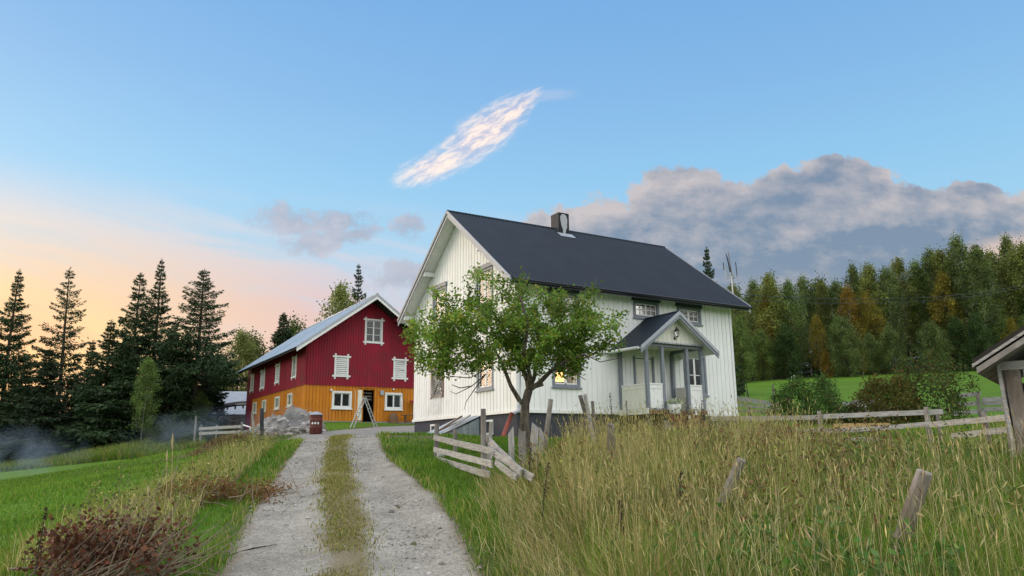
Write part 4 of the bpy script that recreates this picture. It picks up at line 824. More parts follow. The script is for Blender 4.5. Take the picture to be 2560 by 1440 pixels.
# splintered boards round the apple tree's foot
for k, (x, yb, yt, d, w, ln) in enumerate(((1281, 1155, 1078, 13.5, .10, -.05), (1308, 1165, 1075, 14.0, .13, -.06), (1333, 1165, 1068, 14.2, .14, .07), (1348, 1150, 1078, 14.5, .08, .1))):
    g_ = onground(x, yb, d); t_ = pix(x + ln * 60, yt, d)
    o = MB().plank(g_ - np.array([0, 0, .2]), t_, w, .03, up=(1, .15, 0), seed=60 + k, jit=.09, rough_end=.10).build('splintered_board', M['palewood'] if k != 1 else M['weathered'])
    tag(o, ['upright grey board left of the apple trunk, nearest the red pipe', 'broken board stub directly before the apple trunk', 'splintered board just right of the apple trunk', 'narrow pale splintered board rightmost at the apple trunk'][k], 'board')
# leaning posts behind the tall grass
for k, (xb, yb, xt, yt, d, r, m_, lb) in enumerate(((1358, 1095, 1377, 998, 16, .055, 'weathered', 'stout grey post leaning right beside the apple tree'), (1490, 1060, 1450, 988, 16.5, .05, 'weathered', 'left of two crossed planks leaning in front of the white house wall'), (1488, 1062, 1462, 986, 16.4, .045, 'greywood', 'right of two crossed planks leaning in front of the white house wall'), (1489, 1060, 1481, 1003, 16.6, .04, 'weathered', 'short upright post beside the two crossed leaning planks'), (1526, 1095, 1526, 1060, 13, .07, 'weathered', 'low stump of a post in the grass before the porch'))):
    t_ = pix(xt, yt, d); b_ = pix(xb, yb, d + .2); bb_ = np.array([b_[0], b_[1], g1z(b_[0], b_[1])])
    o = MB().tube([bb_ - (t_ - bb_) * .15, bb_ + (t_ - bb_) * .5, t_], [r * 1.05, r, r * .9], 7).build('leaning_post', M[m_]); tag(o, lb, 'post')
for k, (xb, yb, xt, yt, d, r, lb) in enumerate(((1815, 1235, 1855, 1148, 8.4, .055, 'smooth grey round post leaning right in the middle of the tall grass'), (2270, 1300, 2312, 1178, 6.3, .066, 'thick cracked brown post leaning right, nearest in the tall grass'))):
    t_ = pix(xt, yt, d); b_ = pix(xb, yb, d + .12); ex = b_ - (t_ - b_) * next((q * .05 for q in range(1, 60) if (b_ - (t_ - b_) * q * .05)[2] < g1z(*(b_ - (t_ - b_) * q * .05)[:2]) - .12), 1.0)
    o = MB().tube([ex, b_, b_ + (t_ - b_) * .6, t_ - (t_ - b_) * .03, t_], [r, r, r * .98, r * .95, r * .8], 9).build('leaning_post', M['weathered' if k == 0 else 'brownpost']); tag(o, lb, 'post')
# long rail fence on the right
F2 = empty('rail_fence', (0, 0, 0), 0, 'long weathered two-rail fence between the house and the right-hand shack', 'fence')
for x, yt, d, r in ((1800, 1040, 22.5, .05), (2055, 1027, 20.5, .065), (2325, 1017, 19.0, .06), (2352, 1028, 18.9, .045), (2470, 1028, 16.8, .06)):
    g_ = onground(x, 1100, d); post(F2, g_, pix(x, yt, d)[2] - g_[2], r, m='weathered')
for k, (x0, y0, da, x1, y1, db, w) in enumerate(((1775, 1047, 22.3, 2066, 1043, 20.4, .125), (2060, 1041, 20.36, 2358, 1029, 18.8, .125), (1760, 1081, 22.3, 2200, 1074, 19.6, .115), (2110, 1076, 20.0, 2330, 1060, 18.7, .115), (2325, 1062, 18.7, 2580, 1038, 15.2, .13), (2380, 1090, 18.0, 2580, 1068, 15.2, .13), (1990, 1102, 20.6, 2200, 1098, 19.5, .11))):
    MB().plank(pix(x0, y0, da), pix(x1, y1, db), w, .028, seed=80 + k, jit=.04, seg=7).build('rail', M['greywood'], F2)
# fence behind the shrubs, right
F3 = empty('back_fence', (0, 0, 0), 0, 'grey three-rail fence behind the right-hand shrubs below the green field', 'fence')
for x, yt, yb, d in ((2452, 980, 1045, 27), (2200, 995, 1050, 28.5), (2620, 985, 1040, 25)):
    g_ = onground(x, yb, d); post(F3, g_, pix(x, yt, d)[2] - g_[2], .06, m='weathered')
for k, (x0, y0, da, x1, y1, db) in enumerate(((2395, 990, 27.5, 2452, 984, 27), (2395, 1012, 27.5, 2452, 1008, 27), (2380, 1034, 27.5, 2452, 1028, 27), (2455, 999, 27, 2620, 992, 25), (2455, 1008, 27, 2620, 1002, 25), (2455, 1024, 27, 2620, 1018, 25), (2105, 1010, 29.2, 2200, 1005, 28.5), (2090, 1030, 29.2, 2300, 1020, 28))):
    MB().plank(pix(x0, y0, da), pix(x1, y1, db), .15, .03, seed=110 + k).build('rail', M['greywood'], F3)
# short fence right behind the house
F4 = empty('yard_fence', (0, 0, 0), 0, 'short grey two-rail fence at the right end of the farmhouse', 'fence')
for x, yt, yb, d in ((1872, 990, 1040, 36), (1938, 962, 1035, 35)):
    g_ = onground(x, yb, d); post(F4, g_, pix(x, yt, d)[2] - g_[2], .045 if x > 1900 else .03, m='weathered')
for k, (x0, y0, x1, y1) in enumerate(((1842, 996, 1948, 1012), (1842, 1026, 1935, 1030), (1842, 1012, 1948, 1022))):
    MB().plank(pix(x0, y0, 36.2), pix(x1, y1, 35), .2 if k == 0 else .13, .03, seed=130 + k).build('rail', M['greywood'], F4)
o = MB().tube([onground(1878, 1030, 36), pix(1866, 958, 36)], [.025, .02], 5).build('thin_stake', M['darkpole']); tag(o, 'thin dark stake at the field edge right of the farmhouse', 'stake')
# dark posts on the left verge and the paddock fence behind
o = MB().tube([onground(655, 1122, 21) - np.array([0, 0, .3]), pix(655, 1021, 21)], [.06, .055], 8).build('dark_post', M['darkpole']); tag(o, 'tall slate-dark post on the left verge of the drive', 'post')
o = empty('sleeved_post', (0, 0, 0), 0, 'thin leaning wooden post with black sleeve at its foot', 'post')
g_ = onground(640, 1122, 21.5); t_ = pix(630, 1030, 21.5)
MB().tube([g_ + (t_ - g_) * .28, t_], [.045, .03], 7).build('stick', M['weathered'], o); MB().tube([g_ - np.array([0, 0, .2]), g_ + (t_ - g_) * .3], [.058, .052], 8).build('sleeve', M['tar_end'], o)
F5 = empty('paddock_fence', (0, 0, 0), 0, 'grey green paddock fence in the smoke left of the barn', 'fence')
for x, yt, yb, d in ((487, 1040, 1085, 44), (502, 1062, 1085, 43), (603, 1055, 1090, 40), (540, 1062, 1090, 42)):
    g_ = onground(x, yb, d); post(F5, g_, pix(x, yt, d)[2] - g_[2], .055, m='weathered')
for k, (x0, y0, x1, y1) in enumerate(((498, 1072, 604, 1066), (498, 1084, 604, 1079))): MB().plank(pix(x0, y0, 43), pix(x1, y1, 40), .15, .03, seed=150 + k).build('rail', M['greywood'], F5)
wf = empty('white_rail', (0, 0, 0), 0, 'small white wooden rail beside the barn corner', 'railing')
a, b, c = pix(606, 1062, 41), pix(626, 1068, 40.5), pix(625, 1096, 40.5); 
for q0, q1 in ((onground(602, 1098, 41), a), (a, b), (onground(625, 1092, 40.5), b)): MB().tube([q0, q1], .04, 5).build('bar', M['white'], wf)
# ================================================================== shack at the right edge
sp_ = onground(2515, 1070, 11.0); SK = empty('timber_shack', (sp_[0], sp_[1], sp_[2] - .05), -.66, 'rough timber shack with low roof at the right edge', 'shack')
zE = pix(2500, 918, 11.0)[2] - sp_[2] + .05
MB().plank((.08, -.02, -.3), (.02, -.02, zE), .045, .05, up=(1, 0, 0), seed=1).build('corner_board', M['greywood'], SK)
for i in range(18):
    if i < 1: x0_, x1_ = .11, .30
    else: x0_, x1_ = .30 + (i - 1) * .24, .30 + i * .24 - .01
    z0_, z1_ = -.3, zE
    if i >= 1 and i < 5: z1_ = .35
    MB().plank(((x0_ + x1_) / 2, 0, z0_), ((x0_ + x1_) / 2 - (.03 if i == 0 else 0), 0, z1_), x1_ - x0_, .04, up=(1, 0, 0), seed=170 + i, jit=.04).build('wall_board', M['brownpost'] if i == 0 else M['palewood'], SK)
wz = MB(); wz.box(.31, .39, -.05, .03, .36, zE - .06); wz.box(.39, 1.3, -.05, .03, zE - .16, zE - .06); wz.box(.39, 1.3, -.05, .03, .36, .45); wz.box(1.22, 1.3, -.05, .03, .45, zE - .16)
wz = wz.build('window', M['greywood'], SK); MB().box(.39, 1.22, .0, .006, .45, zE - .16).build('pane', M['glass_dark'], wz)
MB().box(.0, .06, .05, 3, -.2, zE - .05).box(4.34, 4.4, .05, 3, -.2, zE - .05).box(.06, 4.34, 2.94, 3, -.2, zE - .05).build('wall', M['weathered'], SK)
sl_, rx_ = .62, 2.2
for k, (o_, t0, t1, m_) in enumerate(((0, .0, .05, 'greywood'), (.02, .055, .12, 'dark_in'), (.05, -.09, -.005, 'weathered'))):
    for sg in (1, -1):
        fx2 = lambda x: rx_ + sg * (x - rx_)
        MB().prism([(fx2(-.26 + o_), -.45, zE - .02 + t0), (rx_, -.45, zE - .02 + sl_ * (2.46 - o_) + t0), (rx_, -.45, zE - .02 + sl_ * (2.46 - o_) + t1), (fx2(-.26 + o_), -.45, zE - .02 + t1)], (0, 3.6 if k else .05, 0)).build(['bargeboard', 'roof', 'rafter'][k], M[m_], SK)
zg = lambda x: zE - .13 + sl_ * (2.46 - abs(x - rx_))
for i in range(11):
    xa, xb = 1.65 + i * .245, 1.65 + i * .245 + .235
    MB().hexa([(xa, 0, zE + .071), (xb, 0, zE + .071), (xb, .03, zE + .071), (xa, .03, zE + .071)], [(xa, 0, max(zE + .08, zg(xa))), (xb, 0, max(zE + .08, zg(xb))), (xb, .03, max(zE + .08, zg(xb))), (xa, .03, max(zE + .08, zg(xa)))]).build('gable_board', M['palewood'], SK)
MB().box(.0, 4.4, -.03, .05, zE - .05, zE + .07).build('tie_beam', M['greywood'], SK); MB().prism([(.45, -.01, zE + .08), (1.6, -.01, zE + .08), (1.6, -.01, zE + .75)], (0, .01, 0)).build('gable_pane', M['glass_dark'], SK)
# ================================================================== antenna mast, wires, pots, lanterns
ant = empty('antenna', hloc(10.9, 8.2, 0) * 1.0, YAW, 'tall aerial mast with grid antenna behind the house roof', 'antenna')
ant.location = (0, 0, 0); ant.rotation_euler = (0, 0, 0)
dA = 33.0
def ap(x, y, o=0): return pix(x, y, dA + o)
MB().tube([ap(1837, 752), ap(1832, 735), ap(1828, 690)], [.04, .036, .03], 6).build('mast', M['metal'], ant)
MB().tube([ap(1830, 690), ap(1820, 627)], [.022, .012], 5).build('rod', M['brownwood'], ant); MB().tube([ap(1826, 680), ap(1818, 643), ap(1814, 632)], [.035, .03, .01], 5).build('rod', M['black'], ant)
MB().tube([ap(1843, 691), ap(1839, 655)], .02, 5).build('rod', M['black'], ant); MB().tube([ap(1810, 675), ap(1808, 656)], .02, 5).build('rod', M['black'], ant)
for k in range(9): MB().tube([ap(1812 + k * .2, 665 + k * 3.4), ap(1822 + k * .4, 664 + k * 3.4, .8)], .012, 4).build('grid_rod', M['metal'], ant)
MB().tube([ap(1813, 695), ap(1844, 692)], .025, 5).build('boom', M['metal'], ant); MB().tube([ap(1812, 664), ap(1815, 695)], .018, 4).build('boom', M['metal'], ant); MB().tube([ap(1822, 664, .8), ap(1826, 692, .8)], .018, 4).build('boom', M['metal'], ant)
for k in range(4): MB().tube([ap(1829, 686 + k * 3), ap(1836, 685 + k * 3)], .014, 4).build('grid_rod', M['metal'], ant)
for k, (ya, ym, yb) in enumerate(((735, 742, 722), (748, 747, 728))):
    a, b = ap(1832, ya), pix(2620, yb - 25, 60); pts = [a + (b - a) * t - np.array([0, 0, 1.0 * (4 * t * (1 - t))]) * .8 for t in np.linspace(0, 1, 16)]
    o = MB().tube(pts, .012, 4).build('power_line', M['black']); tag(o, ['upper', 'lower'][k] + ' black power line crossing before the forest', 'wire')
def pot():
    p = C0 + D1 * 5.55 - D2 * 1.95 + np.array([0, 0, -.14]); e = empty('flower_pot', p, 0, 'white pot of white chrysanthemums on the porch step', 'plant pot')
    MB().lathe([(.15, 0), (.2, .06), (.23, .22), (.235, .36), (.215, .37), (.2, .33)], 18).build('pot', M['white'], e, smooth=True)
    for k in range(5):
        a = -2.2 + k * .45; c = np.array([.237 * math.cos(a), .237 * math.sin(a), .12 + .05 * (k % 3)]); t = np.array([-math.sin(a), math.cos(a), 0]); MB().prism([c + t * .03, c + np.array([0, 0, .035]), c - t * .03, c - np.array([0, 0, .035])], np.array([math.cos(a), math.sin(a), 0]) * .004).build('painted_flower', M['black'], e)
    r = np.random.RandomState(5); n = 420; th = r.uniform(0, 6.28, n); ph = np.arccos(r.uniform(.05, 1, n)); rr = .29 * r.uniform(.8, 1.05, n)
    c = np.stack([rr * np.sin(ph) * np.cos(th), rr * np.sin(ph) * np.sin(th), .36 + rr * .65 * np.cos(ph)], 1); colr = np.where(r.rand(n, 1) < .62, [[.80, .82, .66]], [[.10, .20, .05]])
    me = leaf_mesh('blossoms', c, .05, .05, r, colr, M['dryleaf'], out=c - np.array([0, 0, .3])); link('blossoms', me, e, kind='stuff')
def lantern(p, h, lb, m):
    e = empty('candle_lantern', p, .4, lb, 'lantern'); b = MB().box(-.09, .09, -.09, .09, 0, .03)
    for x in (-.08, .08):
        for y in (-.08, .08): b.tube([(x, y, .03), (x, y, h)], .01, 4)
    b.lathe([(.13, h), (.09, h + .05), (.03, h + .1)], 4); b.build('frame', M[m], e); b = MB().tube([(-.05, 0, h + .09), (-.05, 0, h + .17), (.05, 0, h + .17), (.05, 0, h + .09)], .008, 4).build('handle', M[m], e)
    MB().lathe([(.04, .03), (.04, .17)], 10).build('candle', M['white'], e)
lantern(C0 + D1 * 6.6 - D2 * 1.93 + np.array([0, 0, -.14]), .28, 'white candle lantern on the top porch step', 'white'); lantern(C0 + D1 * 6.0 - D2 * 2.2 + np.array([0, 0, -.345]), .24, 'dark candle lantern on the second porch step', 'black')
# planks and yellow board lying behind the fence, marker posts by the forest road
o = MB().box(-.9, .9, -.03, .03, 0, .28).build('timber_board', M['fresh'], None, onground(2155, 1065, 23.5), .1); tag(o, 'yellow new timber board lying behind the rail fence', 'board')
o = MB().plank(pix(2132, 1010, 30), pix(2168, 1008, 30), .3, .04, seed=3).build('grey_board', M['greywood']); tag(o, 'grey board lying between the two shrubs', 'board')
for k, x in enumerate((1979, 1985)):
    o = MB().tube([onground(x, 950, 80) - np.array([0, 0, .3]), pix(x, 941 - k * 3, 80)], .045, 6).build('marker_post', M['white']); tag(o, ['left', 'right'][k] + ' of two small white marker posts at the forest edge', 'post')
# ================================================================== vegetation
def unit(v): return v / np.maximum(np.linalg.norm(v, axis=-1, keepdims=True), 1e-9)
def leaf_mesh(name, c, ln, wd, r, colors, m, out=None, up=0.0, droop=0.0, flat=0.0):
    """one rhombic leaf per centre; colors (N,3); out biases the direction the leaf points"""
    n = len(c); c = np.asarray(c, float); d = r.normal(0, 1, (n, 3))
    if out is not None: d = unit(d) * .8 + unit(out)
    d[:, 2] += up - droop; d = unit(d); nr = r.normal(0, 1, (n, 3)); nr[:, 2] += flat; s = unit(np.cross(d, nr)); f = r.uniform(.7, 1.3, (n, 1)); L = np.reshape(ln, (-1, 1)) * f; W_ = np.reshape(wd, (-1, 1)) * f
    nm = np.cross(d, s)
    v = np.stack([c, c + d * L * .45 + s * W_ * .5 + nm * W_ * .15, c + d * L, c + d * L * .45 - s * W_ * .5 + nm * W_ * .15], 1).reshape(-1, 3)
    return np_mesh(name, v, np.arange(n * 4).reshape(-1, 4), m, np.repeat(colors, 4, 0))
def seg_tubes(p0, p1, r0, r1, n=5):
    """many tapered tubes at once -> verts, quads"""
    p0, p1 = np.asarray(p0, float), np.asarray(p1, float); t = unit(p1 - p0); ref = np.where(np.abs(t[:, 2:3]) < .9, [[0, 0, 1.0]], [[1.0, 0, 0]]); a = unit(np.cross(t, ref)); b = np.cross(t, a)
    w = 2 * np.pi * np.arange(n) / n; ring = a[:, None] * np.cos(w)[None, :, None] + b[:, None] * np.sin(w)[None, :, None]
    v = np.concatenate([p0[:, None] + ring * np.asarray(r0)[:, None, None], p1[:, None] + ring * np.asarray(r1)[:, None, None]], 1)
    k = np.arange(n); q = np.stack([k, (k + 1) % n, n + (k + 1) % n, n + k], 1); f = (np.arange(len(p0)) * 2 * n)[:, None, None] + q[None]
    return v.reshape(-1, 3), f.reshape(-1, 4)
def colonize(trunk, radii, targets, r, rtip=.008, sub=3, sag=.0, power=.46, jit=.12):
    """grow branches from the trunk polyline to every target. -> verts, faces of wood, tip positions, tip directions"""
    P = [np.array(q, float) for q in trunk]; par = [-1] + list(range(len(P) - 1)); base = list(radii); tips = []; tdir = []
    root = P[0]; order = np.argsort(np.linalg.norm(np.asarray(targets) - root, axis=1))
    for k in order:
        t = np.asarray(targets[k]); A = np.array(P); d = np.linalg.norm(A - t, axis=1) + np.maximum(0, A[:, 2] - t[2]) * .6; d[0] += .8 * d[0]; j = int(d.argmin()); a = A[j]; prev = j; L = np.linalg.norm(t - a)
        for q in range(1, sub + 1):
            f = q / sub; pnt = a + (t - a) * f + np.array([0, 0, -sag * L * f * (1 - f) * 2]) + (r.normal(0, jit * L / sub, 3) if q < sub else 0); P.append(pnt); par.append(prev); base.append(0); prev = len(P) - 1
        tips.append(t); tdir.append(P[-1] - P[-2])
    P = np.array(P); cnt = np.zeros(len(P)); hasch = np.zeros(len(P), bool)
    for i in range(len(P) - 1, 0, -1):
        if not hasch[i]: cnt[i] += 1
        cnt[par[i]] += cnt[i]; hasch[par[i]] = True
    rad_ = rtip * np.maximum(cnt, 1) ** power; rad_ = np.where(np.array(base) > 0, np.array(base), rad_)
    for i in range(1, len(P)):
        rad_[i] = min(rad_[i], rad_[par[i]])
    i = np.arange(1, len(P)); pa_ = np.array(par)[1:]
    v, f = seg_tubes(P[pa_], P[i], rad_[pa_] if False else np.minimum(rad_[pa_], rad_[i] * 1.6), rad_[i])
    return v, f, np.array(tips), np.array(tdir), P
def put_tree(name, wood, leafm, loc, rz, s, label, cat, group, tint, wname='trunk', lname='crown'):
    e = empty(name, loc, rz, label, cat, group); e.scale = s
    a = link(wname, wood, e); b = link(lname, leafm, e); b.color = (*tint, 1); return e
def shades(r, n, base, var=.35, warm=None, pw=0.0):
    b = np.array(base)[None] * (1 + r.uniform(-var, var, (n, 1))) ; b = b * (1 + r.uniform(-.12, .12, (n, 3)))
    if warm is not None: k = r.rand(n) < pw; b[k] = np.array(warm) * (1 + r.uniform(-.3, .3, (k.sum(), 1)))
    return np.clip(b, 0, 1)
# ---- spruces
def spruce(seed, h, base_r, sparse=1.0, bare=.08, width=.17, twin=False, tilt=(0, 0), shape=.85, dens=1.0):
    r = np.random.RandomState(seed); n = 14; zs = np.linspace(0, h, n); cx = np.cumsum(r.normal(0, .012 * h / n, n)) + tilt[0] * zs; cy = np.cumsum(r.normal(0, .012 * h / n, n)) + tilt[1] * zs
    tr = np.stack([cx, cy, zs], 1); rr = base_r * (1 - zs / h) ** .8 + .012
    wv_, wf = seg_tubes(tr[:-1], tr[1:], rr[:-1], rr[1:], 8); V = [wv_]; F_ = [wf]; cs = []; outd = []; nb = 0; vo = len(wv_)
    z = h * bare; bp0, bp1, br0, br1 = [], [], [], []
    while z < h * .985:
        f = z / h; L = width * h * ((1 - f) ** shape) * r.uniform(.7, 1.25) + .10; k = 4 if f > .5 else 5
        if r.rand() < .2: L *= .55
        a0 = r.uniform(0, 6.28); x0 = np.interp(z, zs, cx); y0 = np.interp(z, zs, cy)
        for q in range(k):
            if r.rand() > sparse + .15 * f: continue
            a = a0 + q * 6.283 / k + r.normal(0, .3); l = L * r.uniform(.55, 1.2); dr = (-.42 + .85 * f) + r.normal(0, .10); m = 6
            ss_ = np.linspace(0, 1, m); pts = np.stack([x0 + math.cos(a) * l * ss_, y0 + math.sin(a) * l * ss_, z + l * (dr * ss_ + (.34 - .2 * f) * ss_ ** 2.2)], 1)
            bp0.append(pts[:-1]); bp1.append(pts[1:]); w0 = .012 + .012 * l; rw = np.linspace(w0, .004, m); br0.append(rw[:-1]); br1.append(rw[1:])
            nl = int((20 + 62 * l) * dens); s = r.uniform(.10 if f > .4 else .28, 1.0, nl) ** .75; c = np.stack([np.interp(s, ss_, pts[:, i]) for i in range(3)], 1); side = np.array([-math.sin(a), math.cos(a), 0]); wob_ = r.normal(0, 1, nl) * (.05 + .17 * l * np.sin(np.pi * np.clip(s * .9, 0, 1)))
            c = c + side[None] * wob_[:, None] + np.array([0, 0, -1.0])[None] * np.abs(r.normal(0, .03 + .035 * l, nl))[:, None]; cs.append(c)
            o = np.array([math.cos(a), math.sin(a), -.35 + .6 * f])[None] + side[None] * np.sign(wob_)[:, None] * .7; outd.append(o)
        z += h * .030 * r.uniform(.6, 1.4) * (1.1 - .45 * f)
    b0, b1 = np.concatenate(bp0), np.concatenate(bp1); bv, bf = seg_tubes(b0, b1, np.concatenate(br0), np.concatenate(br1), 4)
    wood = np_mesh('spruce wood', np.concatenate([wv_, bv]), np.concatenate([wf, bf + len(wv_)]), M['bark'])
    c = np.concatenate(cs); o = np.concatenate(outd); tip = np.stack([r.normal(cx[-1], .03, 40), r.normal(cy[-1], .05, 40), r.uniform(h * .95, h, 40)], 1); c = np.concatenate([c, tip]); o = np.concatenate([o, np.tile([0, 0, 1.0], (40, 1)) + r.normal(0, .7, (40, 3))])
    tf = .42 + .58 * np.clip(1.25 * (1 - c[:, 2] / h), 0, 1); lf = leaf_mesh('spruce needles', c, .38 * tf, .125 * tf, r, shades(r, len(c), (.034, .054, .026), .5), M['needle'], out=o, droop=.35)
    return wood, lf
SP = [spruce(11, 16, .20, .8, .12, .27, tilt=(.05, 0), shape=1.0, dens=.62), spruce(12, 15, .2, .95, .06, .31, shape=1.1), spruce(13, 16, .22, .97, .05, .29, shape=1.1), spruce(14, 15, .22, .85, .30, .28, shape=.72), spruce(15, 10, .13, .98, .03, .26, shape=1.0, dens=1.3), spruce(16, 12, .16, .95, .04, .27, shape=1.0, dens=1.2)]
# ---- broadleaf trees: birch-like columns
def birch(seed, h, w, nt=190, per=44, lsz=(.21, .13), col_=(.125, .165, .050), warm=None, pw=0.0, lo=.14, bark='birchbark', r0=.09, top=.75, clump=.27):
    r = np.random.RandomState(seed); n = 9; zs = np.linspace(0, h * .93, n); tx = np.cumsum(r.normal(0, .02 * h / n, n)); ty = np.cumsum(r.normal(0, .02 * h / n, n)); tr = np.stack([tx, ty, zs], 1); rr = r0 * (1 - zs / h) + .015
    f = r.uniform(0, 1, nt) ** .85; z = h * (lo + (1 - lo) * f); prof = w * (np.sin(np.pi * np.clip(f * .85 + .15, 0, 1)) ** top) * r.uniform(.2, 1.1, nt) ** .6 + .05; a = r.uniform(0, 6.28, nt)
    lump = 1 + .25 * np.sin(a * 2 + seed) + .18 * np.sin(f * 17 + a * 3 + seed)
    T = np.stack([np.interp(z, zs, tx) + np.cos(a) * prof * lump, np.interp(z, zs, ty) + np.sin(a) * prof * lump, z], 1)
    v, fc, tips, td, _ = colonize(tr, rr, T, r, .010, 3, -.12, .45)
    wood = np_mesh('wood', v, fc, M[bark]); c = np.repeat(tips, per, 0) + r.normal(0, clump, (len(tips) * per, 3)) * np.array([1, 1, 1.5]); tone = np.repeat(r.uniform(.5, 1.55, (len(tips), 1)), per, 0)
    lf = leaf_mesh('leaves', c, lsz[0], lsz[1], r, np.clip(shades(r, len(c), col_, .3, warm, pw) * tone, 0, 1), M['leaf'], droop=.5)
    return wood, lf
BI = [birch(21, 13, 2.0), birch(22, 14, 1.8, top=.8), birch(23, 12, 2.3, lo=.08, bark='bark'), birch(24, 15, 1.9, lo=.22), birch(25, 11, 2.7, lo=.02, bark='bark', lsz=(.24, .17), nt=130, per=70, clump=.36)]
GT = dict(green=(1, 1.05, 1), olive=(1.3, 1.15, .85), dark=(1.05, 1.2, .95), ochre=(1.75, 1.12, .5), rust=(1.9, .95, .45), pale=(1.5, 1.35, 1.2), deep=(.42, .58, .5))
def plant(kind, k, px, d, h, label, cat, group, tint='green', wide=1.0, rz=None, top_y=None, xyscale=None):
    src = (SP if kind == 's' else BI)[k]; p = pix(px, 1000, d); loc = (p[0], p[1], g1z(p[0], p[1]) - .1); h0 = [16, 15, 16, 15, 10, 12][k] if kind == 's' else [13, 14, 12, 15, 11][k]
    if top_y is not None:
        h = pix(px, top_y, d)[2] - loc[2]
    s = h / h0; t = GT[tint]; jt = random.uniform(.88, 1.12)
    return put_tree('spruce' if kind == 's' else 'birch', src[0], src[1], loc, random.uniform(0, 6.28) if rz is None else rz, (s * wide, s * wide, s), label, cat, group, tuple(q * jt for q in t))
# left: the spruces against the sunset, one by one
G1 = 'spruces along the left field'
for px, d, top_, k, w, lb in ((8, 58, 675, 2, 1.0, 'dark spruce cut off by the left edge'), (150, 60, 668, 0, 1.0, 'tall thin see-through spruce with leaning bare trunk against the sunset'), (322, 58, 682, 1, 1.05, 'spruce with thin pointed tip, left one of the close pair'), (372, 60, 648, 2, .95, 'tallest spruce, right one of the close pair'), (485, 58, 674, 3, 1.15, 'broad-topped spruce with bare lower trunk standing alone left of the barn')):
    plant('s', k, px, d, 0, lb, 'spruce', G1, 'dark', w, rz={0: 2.6}.get(k), top_y=top_)
for px, d, top_, k, w, lb in ((60, 56, 900, 5, 1.3, 'low dark spruce at the far left field edge'), (110, 55, 870, 4, 1.2, 'young drooping spruce beneath the leaning bare trunk'), (215, 62, 850, 5, 1.0, 'small spruce right of the leaning bare trunk'), (262, 56, 800, 5, 1.25, 'bushy dark spruce left of the close pair'), (305, 55, 840, 4, 1.5, 'squat dark spruce in front of the close pair'), (420, 57, 800, 5, 1.2, 'dark spruce filling the gap right of the close pair'), (455, 60, 830, 5, 1.2, 'dark spruce left of the broad-topped one'), (515, 62, 850, 5, 1.1, 'dark spruce right of the broad-topped one'), (-60, 56, 760, 1, 1.0, 'spruce mostly beyond the left edge')):
    plant('s', k, px, d, 0, lb, 'spruce', G1, 'dark' if px != 110 else 'green', w, top_y=top_)
for i in range(16): plant('s', 4 + i % 2, -40 + i * 40 + random.uniform(-12, 12), random.uniform(64, 74), 0, 'dark young spruce in the thick row behind the left field', 'spruce', 'dark undergrowth spruces', 'deep', 1.5, top_y=random.uniform(930, 1010))
for px, d, top_, k, tnt, lb in ((362, 53, 900, 3, 'dark', 'slender leaning birch with pale trunk before the dark spruces'), (540, 74, 905, 4, 'green', 'green bushy tree left of the barn, lower'), (590, 76, 835, 2, 'pale', 'silvery pale willow behind the barn eave'), (620, 80, 850, 4, 'pale', 'grey green tree low behind the barn roof'), (500, 58, 985, 4, 'green', 'dark green bush tree next to the pale shed')):
    o = plant('b', k, px, d, 0, lb, 'tree', None, tnt, 1.15, top_y=top_); 
for px, d, top_, k, tnt, w, lb in ((697, 78, 782, 4, 'dark', 1.0, 'small pointed spruce behind the middle of the barn roof'), (885, 74, 660, 2, 'dark', .8, 'tall dark spruce behind the barn ridge'),): plant('s', k, px, d, 0, lb, 'spruce', 'spruces behind the barn', tnt, w, top_y=top_)
plant('b', 2, 845, 72, 0, 'grey green birch left of the tall spruce behind the barn ridge', 'birch', None, 'pale', 1.0, top_y=722); plant('b', 4, 725, 80, 0, 'small green tree right of the pointed spruce behind the barn', 'tree', None, 'green', 1.0, top_y=815)
# right: the forest edge
plant('s', 5, 1790, 62, 0, 'dark spruce rising behind the house roof beside the antenna', 'spruce', None, 'dark', .62, top_y=616)
rf_ = random.Random(4)
FL = dict(green='mid green', olive='yellowish olive', dark='dark bluish green')
row = [(1760, 730, 0), (1850, 705, 0), (1905, 690, 1), (1950, 685, 2), (1995, 700, 0), (2035, 680, 1), (2080, 700, 3), (2120, 685, 0), (2165, 655, 1), (2205, 665, 2), (2250, 650, 0), (2290, 645, 3), (2330, 640, 1), (2370, 620, 0), (2400, 630, 2), (2445, 600, 1), (2490, 615, 3), (2530, 625, 0), (2575, 590, 1), (2610, 610, 2), (2660, 600, 0)]
tints = ['green', 'olive', 'green', 'olive', 'dark', 'green', 'olive', 'green']
for i, (px, ty_, k) in enumerate(row):
    plant('b', k, px, rf_.uniform(86, 93), 0, FL[tints[i % 8]] + ' birch in the front row of the forest edge beyond the field', 'birch', 'front birches of the forest edge', tints[i % 8], rf_.uniform(.85, 1.15), top_y=ty_ + rf_.uniform(0, 25))
for i in range(26): plant('b', rf_.choice((2, 4, 4)), 1740 + i * 36 + rf_.uniform(-14, 14), rf_.uniform(95, 106), 0, 'dark shaded broadleaf tree standing behind the front row of the forest', 'tree', 'trees deeper in the forest', rf_.choice(['green', 'dark', 'dark', 'deep']), 1.1, top_y=np.interp(1740 + i * 36, [1740, 2100, 2400, 2700], [730, 715, 660, 640]) + rf_.uniform(-8, 30))
for i, (px, ty_) in enumerate(((1860, 800), (1915, 830), (1975, 820), (2110, 800), (2190, 840), (2240, 820), (2350, 810), (2410, 800), (2470, 790), (2540, 800), (2600, 790), (1800, 830))): plant('b', 4, px, rf_.uniform(82, 85), 0, 'low dark green bushy tree at the foot of the forest edge', 'tree', 'bushy trees at the forest foot', rf_.choice(['dark', 'deep', 'green']), rf_.uniform(.9, 1.3), top_y=ty_)
